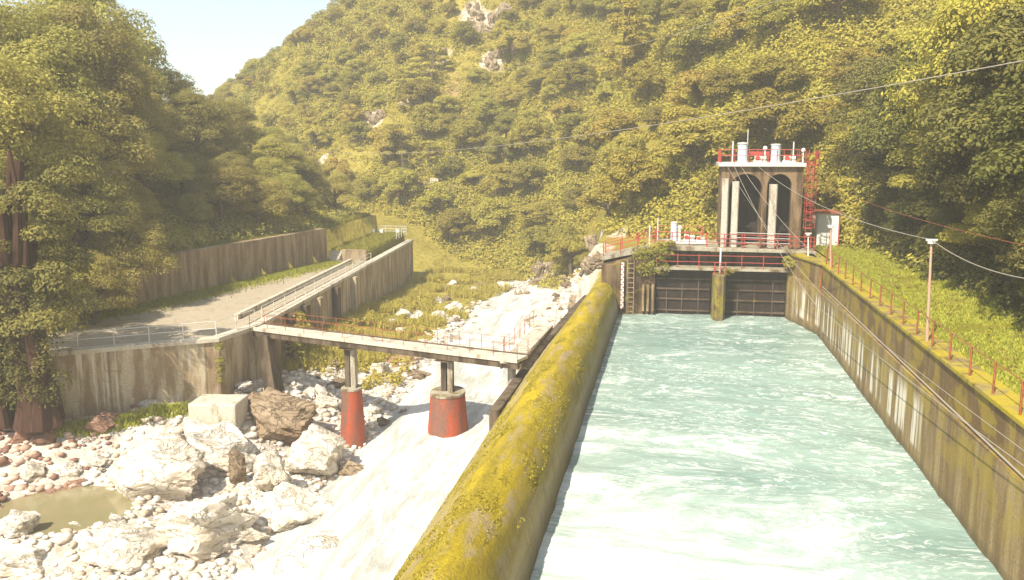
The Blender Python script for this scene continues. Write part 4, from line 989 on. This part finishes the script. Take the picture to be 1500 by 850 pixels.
for i, (px, py, Y, k, h) in enumerate(LEFT):
    c = aty(px, py, Y); gz = float(terrain(np.array([c.x]), np.array([Y]))[0]); H0 = 16.; cz_ = .66*h
    top = c.z+.32*h; hh = max(h*.8, top-gz); s_ = h/H0
    put_tree('broadleaf_tree', NL[k], (c.x, Y, gz-.3), s_*.9, r.uniform(0, 6.3), LL[i], sz=hh/H0); placed.append((c.x, Y, 6*s_*1.2))
# ---- near right trees
RT = [(1455,60,47,0,15),(1380,120,54,2,15),(1300,90,64,0,14),(1465,190,43,2,12),(1395,230,50,0,12),(1330,210,58,1,12),(1270,190,69,0,12),(1455,300,42.5,0,9),(1385,320,49,1,7),(1310,300,60,0,9),(1262,290,70,2,9),
      (1500,380,38,2,8),(1435,370,43.5,2,6),(1350,350,54,2,6.5),(1285,335,65,0,6),(1240,250,80,1,11),(1530,120,40,0,14),(1420,10,56,1,14),(1335,20,66,2,13),(1250,110,80,0,13),(1250,340,73,2,5),(1530,440,33,0,7),(1475,430,39.5,0,5)]
RL = ['tall dark tree at the top right corner','tall dark tree second from the right edge','tall dark tree above and right of the tower','dark tree at the right edge above the wire','dark leafy tree in the middle of the right wood','layered tree in the right wood behind the pole top','dark tree right of the tower roof','dark tree at the right edge above the lawn','bright layered tree low in the right wood left of the pole','dark tree above the middle of the lawn','dark tree behind the shed',
 'dark tree cut by the right edge beside the lawn','low dark tree behind the lawn right of the pole','low dark tree behind the lawn left of the pole','low dark tree at the far end of the lawn','layered tree right of the ladder cage','tree outside the right edge high up','yellowish layered tree at the top right','tree at the top right behind the first row','tree up the slope behind the tower ladder','small dark tree next to the shed','dark tree overhanging the lawn at the right edge','small dark tree overhanging the lawn near the right edge']
for i, (px, py, Y, k, h) in enumerate(RT):
    c = aty(px, py, Y); gz = float(terrain(np.array([c.x]), np.array([Y]))[0])
    if c.x < 15.6+h*.18: c.x = 15.6+h*.18; gz = float(terrain(np.array([c.x]), np.array([Y]))[0])
    top = c.z+.32*h; hh = max(h*.75, min(top-gz, h*1.3)); s_ = h/14.
    put_tree('broadleaf_tree', NR[k], (c.x, Y, gz-.3), s_, r.uniform(0, 6.3), RL[i], sz=hh/14.); placed.append((c.x, Y, 5*s_*1.2))
BK = 0
while BK < 22:
    yy = r.uniform(50, 104); xx = float(np.interp(yy, [40,47,55,85,106], [-53,-45.2,-40.4,-35.6,-38]))-r.uniform(2.2, 9)
    if any((xx-a)**2+(yy-b_)**2 < 9 for a, b_, e in placed): BK += .15; continue
    gz = float(terrain(np.array([xx]), np.array([yy]))[0]); h = r.uniform(4.5, 8.5); BK += 1
    put_tree('broadleaf_tree', NL[r.randrange(3)], (xx, yy, gz-.4), h/16*r.uniform(.9, 1.2), r.uniform(0, 6.3), '%s tree in the row on the bank %s of the retaining wall' % ('short' if h < 6.3 else 'taller', 'behind the near half' if yy < 70 else ('behind the far half' if yy < 86 else 'beyond the far end')), 'small trees on the bank above the retaining wall', sz=h/16); placed.append((xx, yy, 4))
# conical tree
q = hit(915, 128)
put_tree('conifer_tree', CN, (q.x, q.y, q.z-.3), 1.0*(q.y/105), 1.0, 'pointed pale green conifer standing alone above the tower on the slope', sz=1.0*(q.y/100))
placed.append((q.x, q.y, 6))
# ---- hillside trees
cand = []
tries = 0
def in_out(x, y): return any(math.hypot(x-a, y-b_) < c_*1.15 for a, b_, _, c_ in OUTC)
XS = [random.Random(3).random() for _ in range(1)]
r2 = np.random.default_rng(31); NN = 140000
cx = r2.uniform(-230, 110, NN); cy = r2.uniform(60, 330, NN); cp = np.c_[cx, cy]
o1 = ~inside(cp, VP); d1, _i = pdist(cp, VP); cz3 = terrain(cx, cy); u, v, kk = proj(np.c_[cx, cy, cz3+4])
ok = o1 & (d1 > 1.2) & (u > -90) & (u < 1620) & (v > -70) & (v < 480) & (_i < RIGHT+3) & (kk > 70)
# occlusion: reject points hidden well behind the ground
cx, cy, cz3, u, v, kk = [a[ok] for a in (cx, cy, cz3, u, v, kk)]
order = np.argsort(kk+r2.uniform(0, 25, len(kk))); cx, cy, cz3, u, v, kk = [a[order] for a in (cx, cy, cz3, u, v, kk)]
colm = {}
def visible(x, y, z):
    t = np.linspace(.05, .97, 60); X_, Y_, Z_ = x*t, y*t, CH+(z+7-CH)*t
    return not np.any(terrain(X_, Y_) > Z_+1.5)
trees = []; cell = {}
STR = [np.array([(735,-30),(690,60),(640,130),(560,190),(470,245)], float), np.array([(450,20),(410,120),(365,215)], float)]
def strip(u_, v_):
    P = np.c_[np.atleast_1d(u_), np.atleast_1d(v_)]
    return np.minimum(pdist(P, STR[0], False)[0]/30, pdist(P, STR[1], False)[0]/17)
def near_ok(x, y, d):
    ci, cj = int(x//12), int(y//12)
    for a in range(ci-1, ci+2):
        for b_ in range(cj-1, cj+2):
            for (xx, yy, e) in cell.get((a, b_), ()):
                if (x-xx)**2+(y-yy)**2 < ((d+e)/2)**2: return False
    return True
for a, b_, e in placed: cell.setdefault((int(a//12), int(b_//12)), []).append((a, b_, e))
scrubby = lambda x, y: float(fbm(np.array(x*.02), np.array(y*.02), 4, 3))+.35*float(ss(120, 175, np.array(y)))
strv = strip(u, v+25)
for i in range(len(cx)):
    x, y = cx[i], cy[i]
    if u[i] < 470 and kk[i] < 112: continue
    if strv[i] < 1 and r.random() < .93: continue
    sb = scrubby(x, y); 
    big = sb < .22
    d = (4.6 if big else 3.2)*r.uniform(.8, 1.25)
    if len(trees) > 2600: break
    if not near_ok(x, y, d) or in_out(x, y): continue
    if not big and r.random() < .12: continue
    if not visible(x, y, cz3[i]): continue
    cell.setdefault((int(x//12), int(y//12)), []).append((x, y, d)); trees.append((x, y, cz3[i], d/5.4, u[i], v[i], kk[i]))
trees.sort(key=lambda t: -t[3]/t[6])
print('hill trees', len(trees))
MARKS = [(1110,150,'up the slope behind the gate tower'),(1010,290,'left of the gate tower above the deck hoist'),(880,330,'above the left ramp of the gate deck'),(760,340,'just above the river bend'),
 (915,60,'around the pointed conifer'),(800,230,'mid slope between the tower and the hillside road'),(650,330,'below the hillside road'),(650,200,'above the hillside road'),(790,60,'right of the top cliff'),(610,60,'left of the top cliff'),
 (500,120,'on the grassy left shoulder of the mountain'),(400,80,'along the left skyline of the mountain'),(330,170,'at the foot of the skyline by the sky patch'),(450,240,'in the valley mouth above the retaining wall'),(530,310,'beyond the grass terrace'),(1230,60,'high on the slope right of the tower'),(1400,60,'at the top right of the slope')]
TCOL = ['olive','yellow green','olive','olive','yellow green','flat topped olive','flat topped yellow green']
def LAB(u_, v_, ty, sz_):
    m_ = min(MARKS, key=lambda q_: (q_[0]-u_)**2+1.6*(q_[1]-v_)**2)[2]
    return '%s %s tree %s' % ('large' if sz_ > .95 else ('medium' if sz_ > .68 else 'small'), TCOL[ty], m_) if ty < 5 else '%s tree %s' % (TCOL[ty], m_), 'trees '+m_
NIND = 292
nb = 0
for i, (x, y, z, s_, uu, vv, k_) in enumerate(trees[:NIND]):
    ty = r.choices(range(7), [4, 3, 4, 1.3, 3, .25, .3])[0]
    ss_ = s_*r.uniform(.8, 1.15)*.92; lab, grp = LAB(uu, vv-20, ty, ss_)
    put_tree('hillside_tree', HT[ty], (x, y, z-.5), ss_, r.uniform(0, 6.3), lab, grp, sz=ss_*r.uniform(.8, 1.15))
# the rest of the wood: one mass
rest = trees[NIND:]
rr2 = np.random.default_rng(5); VV = [[], []]; off = [0, 0]; FF = [[], []]
for (x, y, z, s_, uu, vv, k_) in rest:
    cs, rs = crown_spec(rr2, 7.5*s_, 3.3*s_, 10); cs = cs+np.array([x, y, z-1.2]); w_ = 1 if rr2.random() < .42 else 0
    V, F = clump_leaves(rr2, cs, rs*1.15, 40, .5*max(.7, s_), .75); VV[w_].append(V); FF[w_].append(F+off[w_]); off[w_] += len(V)
for w_, nm, mt, lb in ((0, 'forest', 'leaf', 'far olive woodland covering the rest of the mountain slope'), (1, 'forest', 'leafy', 'yellowish far shrubs and trees mixed through the mountain slope')):
    if VV[w_]: tag(mesh_np(nm, np.concatenate(VV[w_]), np.concatenate(FF[w_]), M[mt]), lb, 'woodland', kind='stuff')
# undergrowth on all slopes
NU = 60000
ux = r2.uniform(-200, 90, NU*5); uy = r2.uniform(55, 300, NU*5); up_ = np.c_[ux, uy]; o1 = ~inside(up_, VP); d1, ii = pdist(up_, VP); uz = terrain(ux, uy); a, b2, k2 = proj(np.c_[ux, uy, uz+1])
keep = o1 & (a > -60) & (a < 1570) & (b2 > -50) & (b2 < 520) & (r2.random(len(ux)) < np.clip(110/k2, 0, 1))
nz = fbm(ux*.06, uy*.06, 2, 3); keep &= nz > -.5
keep &= ~((strip(a, b2) < 1) & (r2.random(len(ux)) < .72) & (k2 > 90))
for ox, oy, oz, orr in OUTC: keep &= np.hypot(ux-ox, uy-oy) > orr*.9
ux, uy, uz, k2 = ux[keep][:NU], uy[keep][:NU], uz[keep][:NU], k2[keep][:NU]
sel = r2.random(len(ux)) < .5
for w_, mt, lb in ((sel, 'leaf', 'olive undergrowth between the trees of the slopes'), (~sel, 'leafy', 'yellow green brush between the trees of the slopes')):
    rad = r2.uniform(.6, 1.7, w_.sum()); V, F = clump_leaves(r2, np.c_[ux[w_], uy[w_], uz[w_]+.2], rad, 40, .30, .7)
    tag(mesh_np('undergrowth', V, F, M[mt]), lb, 'undergrowth', kind='stuff')
print('undergrowth', len(ux))
# dark undergrowth under the near woods (right edge of the lawn, behind retaining wall)
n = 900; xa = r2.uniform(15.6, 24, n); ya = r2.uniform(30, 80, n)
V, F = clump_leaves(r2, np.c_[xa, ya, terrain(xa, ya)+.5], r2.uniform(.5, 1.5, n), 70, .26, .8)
tag(mesh_np('bushes', V, F, M['leafd']), 'dark bushes massed under the wood behind the lawn', 'bushes', kind='stuff')  # dark leaf colour carries the shade under the trees
n = 420; ya = r2.uniform(40, 106, n); xa = np.interp(ya, [40,47,55,85,106], [-53,-45.2,-40.4,-35.6,-38])-r2.uniform(.2, 9, n)
V, F = clump_leaves(r2, np.c_[xa, ya, terrain(xa, ya)+.3], r2.uniform(.3, 1.5, n), 90, .2, .8)
tag(mesh_np('bushes', V, F, M['leafl']), 'bushes massed behind the top of the retaining wall', 'bushes', kind='stuff')

# grass
def blades(pts, h, wd, seed):
    r_ = np.random.default_rng(seed); n = len(pts); a = r_.uniform(0, 6.28, n); hh = h*r_.uniform(.5, 1.3, n); le = r_.normal(size=(n, 2))*hh[:, None]*.35; w_ = wd*r_.uniform(.6, 1.3, n)
    dx = np.c_[np.cos(a)*w_, np.sin(a)*w_, np.zeros(n)]; top = pts+np.c_[le, hh]; mid = pts+np.c_[le*.35, hh*.6]
    V = np.stack([pts-dx, pts+dx, mid+dx*.7, mid-dx*.7, top], 1).reshape(-1, 3)
    k = np.arange(n)[:, None]*5; return V, np.concatenate([k+np.array([0,1,2,3])]), np.concatenate([k+np.array([3,2,4,4])])
def grass(name, pts, h, wd, mat, label, seed):
    V, F1, F2 = blades(pts, h, wd, seed); me = bpy.data.meshes.new(name)
    F2 = F2[:, :3]; loops = np.concatenate([F1.ravel(), F2.ravel()]).astype(np.int32)
    me.vertices.add(len(V)); me.vertices.foreach_set('co', V.astype(np.float32).ravel()); me.loops.add(len(loops)); me.loops.foreach_set('vertex_index', loops)
    st = np.concatenate([np.arange(len(F1))*4, F1.size+np.arange(len(F2))*3]).astype(np.int32); me.polygons.add(len(st)); me.polygons.foreach_set('loop_start', st)
    me.update(calc_edges=True); me.materials.append(mat); o = bpy.data.objects.new(name, me); C.objects.link(o); return tag(o, label, 'grass', kind='stuff')
n = 60000; x_ = r2.uniform(11.2, 16, n); y_ = r2.uniform(20, 78, n); z_ = 5.0+.10*fbm(x_*.4, y_*.4, 3)*ss(11.2, 12.5, x_)+np.clip(x_-14.2, 0, 9)*.35
nz = fbm(x_*.5, y_*.5, 6, 3); k = nz > -.3
grass('lawn_grass', np.c_[x_, y_, z_][k], .13, .03, M['grass'], 'bright green grass and low weeds covering the lawn beside the basin wall', 2)
n = 60000; y_ = r2.uniform(56, 112, n); x_ = r2.uniform(-31, -17.5, n); k = (x_ < -19.6+2.2*fbm(x_*.2, y_*.2, 3)-np.interp(y_, [56,64,100,112],[6,2,0,-3])) & ~inside(np.c_[x_, y_], PLAT) & (fbm(x_*.3, y_*.3, 5, 3) > -.02)
grass('bank_grass', np.c_[x_, y_, terrain(x_, y_)][k], .75, .05, M['reed'], 'tall yellow green grass on the bank below the platform wall', 3)
n = 20000; y_ = r2.uniform(40, 106, n); x_ = np.interp(y_, [40,47,55,85,106], [-53,-44.6,-40,-35.2,-37])-r2.uniform(.1, 5, n)
grass('slope_grass', np.c_[x_, y_, terrain(x_, y_)], .45, .05, M['grass'], 'green grass strip along the top of the retaining wall', 4)
n = 16000; y_ = r2.uniform(86.8, 106, n); x_ = r2.uniform(-37.5, -31, n); k = x_ < -30.9-(y_-86.6)*.1
grass('terrace_grass', np.c_[x_, y_, np.full(n, 2.3)][k], .35, .05, M['grass'], 'bright yellow green grass on the raised terrace', 5)
n = 20000; y_ = r2.uniform(46, 84, n); x_ = np.interp(y_, [46,55.2,84.8], [-44.4,-39,-34.2])+np.abs(r2.normal(size=n))*1.2+.1
grass('verge_grass', np.c_[x_, y_, np.full(n, 1.5)], .2, .04, M['grass'], 'thin weeds along the foot of the retaining wall', 6)
n = 5000; t_ = r2.random(n); x_ = -34.5+7.7*t_+.6+r2.random(n)*1.1; y_ = 43+5.5*t_-.7-r2.random(n)*.9
grass('foot_grass', np.c_[x_, y_, terrain(x_, y_)], .35, .05, M['grass'], 'weeds along the foot of the near platform wall', 7)
n = 60000; y_ = r2.uniform(14, 68, n); u_ = r2.uniform(0, 1, n); pf_ = np.array(prof)[3:12]; tt = np.linspace(0, 1, len(pf_)); k_ = 1-.17*ss(46, 68, y_)
mx = -3.95+(np.interp(u_, tt, pf_[:, 0])+3.95)*k_; mz = np.interp(u_, tt, pf_[:, 1])-.45*ss(66., 69., y_)*np.interp(u_, tt, pf_[:, 1])/3
keep = fbm(mx*1.2, y_*.35, 3, 4) > -.02
M['mossb'] = leaf_mat('moss_tufts', (.30,.22,.015), (.55,.42,.03), (.40,.31,.02), .2)
grass('moss_tufts', np.c_[mx, y_, mz-.03][keep], .055, .04, M['mossb'], 'raised yellow moss and tiny weeds on the rounded crest wall', 9)
n = 420; y_ = r2.uniform(55, 116, n); x_ = r2.uniform(-31, -18.5, n); k = ~inside(np.c_[x_, y_], PLAT) & (fbm(x_*.15, y_*.15, 6, 3) > -.1) & (x_ < -19.5+2*fbm(x_*.2, y_*.2, 3)) & (x_ > -26.6-(y_-52.7)*.1)
x_, y_ = x_[k], y_[k]; V, F = clump_leaves(r2, np.c_[x_, y_, terrain(x_, y_)+.15], r2.uniform(.3, 1.1, len(x_)), 90, .2, .8)
tag(mesh_np('bank_shrubs', V, F, M['leafy']), 'yellow green shrubs scattered over the grassy bank below the long platform wall', 'shrubs', kind='stuff')
n = 160; x_ = r2.uniform(11.8, 16, n); y_ = r2.uniform(24, 76, n); V, F = clump_leaves(r2, np.c_[x_, y_, np.full(n, 5.02)+np.clip(x_-14.2, 0, 9)*.35], r2.uniform(.1, .32, n), 60, .09, .6)
tag(mesh_np('lawn_weeds', V, F, M['leaf']), 'low leafy weeds dotted over the lawn', 'weeds', kind='stuff')
# hanging plants on the left abutment and gate deck
def plant(name, pts, rad, npr, leaf, mat, label):
    V, F = clump_leaves(r2, pts, rad, npr, leaf, .9); c = np.mean(pts, 0); return tag(mesh_np(name, V, F, mat, loc=tuple(c)), label, 'plant')
def ptsbox(px0, px1, py0, py1, Y, n): return np.array([tuple(aty(r.uniform(px0, px1), r.uniform(py0, py1), Y+r.uniform(-.2, .5))) for _ in range(n)])
pp = ptsbox(928, 975, 368, 402, 69.3, 30); plant('creeper', pp, np.full(30, .45), 90, .16, M['leaf'], 'olive creeper hanging over the left abutment under the deck rail')
pp = ptsbox(935, 985, 355, 375, 69.6, 18); plant('creeper', pp, np.full(18, .35), 80, .16, M['leafy'], 'yellow green creeper along the deck edge above the left gate')
pp = ptsbox(1150, 1200, 378, 392, 68.6, 14); plant('creeper', pp, np.full(14, .33), 80, .15, M['leaf'], 'green creeper at the top of the right abutment')
pp = ptsbox(1062, 1076, 395, 408, 68.6, 5); plant('shrub', pp, np.full(5, .22), 70, .12, M['leafy'], 'small yellow green shrub growing on top of the middle pier')
pp = ptsbox(320, 326, 505, 560, 47.8, 7); plant('creeper', pp, np.full(7, .3), 60, .16, M['leafl'], 'creeper growing down the corner of the platform wall')
pp = np.array([(-25.6+r.uniform(-.6,.6), 57.5+r.uniform(-1,2), 0.2+r.uniform(-2.5,1)) for _ in range(16)]); plant('creeper', pp, np.full(16, .5), 60, .2, M['leafy'], 'yellow green creeper on the long wall behind the bridge end')

# reddish multi stemmed tree at the left edge
rt_ = empty('aerial_root_tree', tuple(aty(52, 598, 41.3)), 'dark reddish multi stemmed tree with hanging roots at the lower left edge', 'tree'); base = world_loc(rt_)
m = MB(); r3 = random.Random(4)
for k in range(11):
    x0 = base.x+r3.uniform(-2.6, 1.7); y0 = base.y+r3.uniform(-.8, 1.6); top = Vector((x0+r3.uniform(-1.2,1.2), y0+r3.uniform(-.8,.8), base.z+r3.uniform(8, 14))); rr_ = r3.choice([.5,.36,.26,.2,.14])
    p0 = Vector((x0, y0, base.z-1.0)); m.path([p0+Vector((r3.uniform(-.5,.5),0,0)), p0.lerp(top, .15), p0.lerp(top, .4)+Vector((r3.uniform(-.4,.4), r3.uniform(-.4,.4), 0)), p0.lerp(top, .7)+Vector((r3.uniform(-.5,.5),0,0)), top], [rr_*1.9, rr_*1.2, rr_, rr_*.8, rr_*.5], 8)
m.build('trunk', M['barkr'], rt_, smooth=True)
cs = np.array([(base.x+r3.uniform(-4, 2.6), base.y+r3.uniform(-1.6, 3), base.z+r3.uniform(3.6, 13)) for _ in range(56)]); V, F = clump_leaves(r2, cs, np.full(56, 1.1), 520, .17, .6)
o = mesh_np('crown', V-np.array(base), F, M['leafd'], rt_)
cs = np.array([(base.x+r3.uniform(-2.2, 1.9), base.y+r3.uniform(-1.5, .2), base.z+r3.uniform(.3, 7.5)) for _ in range(75)]); V, F = clump_leaves(r2, cs, np.full(75, .6), 130, .15, 1.3)
o = mesh_np('hanging_foliage', V-np.array(base), F, M['leafd'], rt_)

# ------------------------------------------------------------------ haze
if HAZE:
    hb = MB().box(-340, 210, -65, 430, -31.5, 240).build('haze', M['conc']); hm = bpy.data.materials.new('haze'); hm.use_nodes = True; t = hm.node_tree
    for n_ in list(t.nodes):
        if n_.type == 'BSDF_PRINCIPLED': t.nodes.remove(n_)
    pvn = t.nodes.new('ShaderNodeVolumePrincipled'); pvn.inputs['Color'].default_value = (.95,.95,.92,1); pvn.inputs['Density'].default_value = HAZE
    t.links.new(pvn.outputs[0], t.nodes['Material Output'].inputs['Volume']); hb.data.materials.clear(); hb.data.materials.append(hm); tag(hb, 'thin pale haze filling the valley', 'haze', kind='stuff')
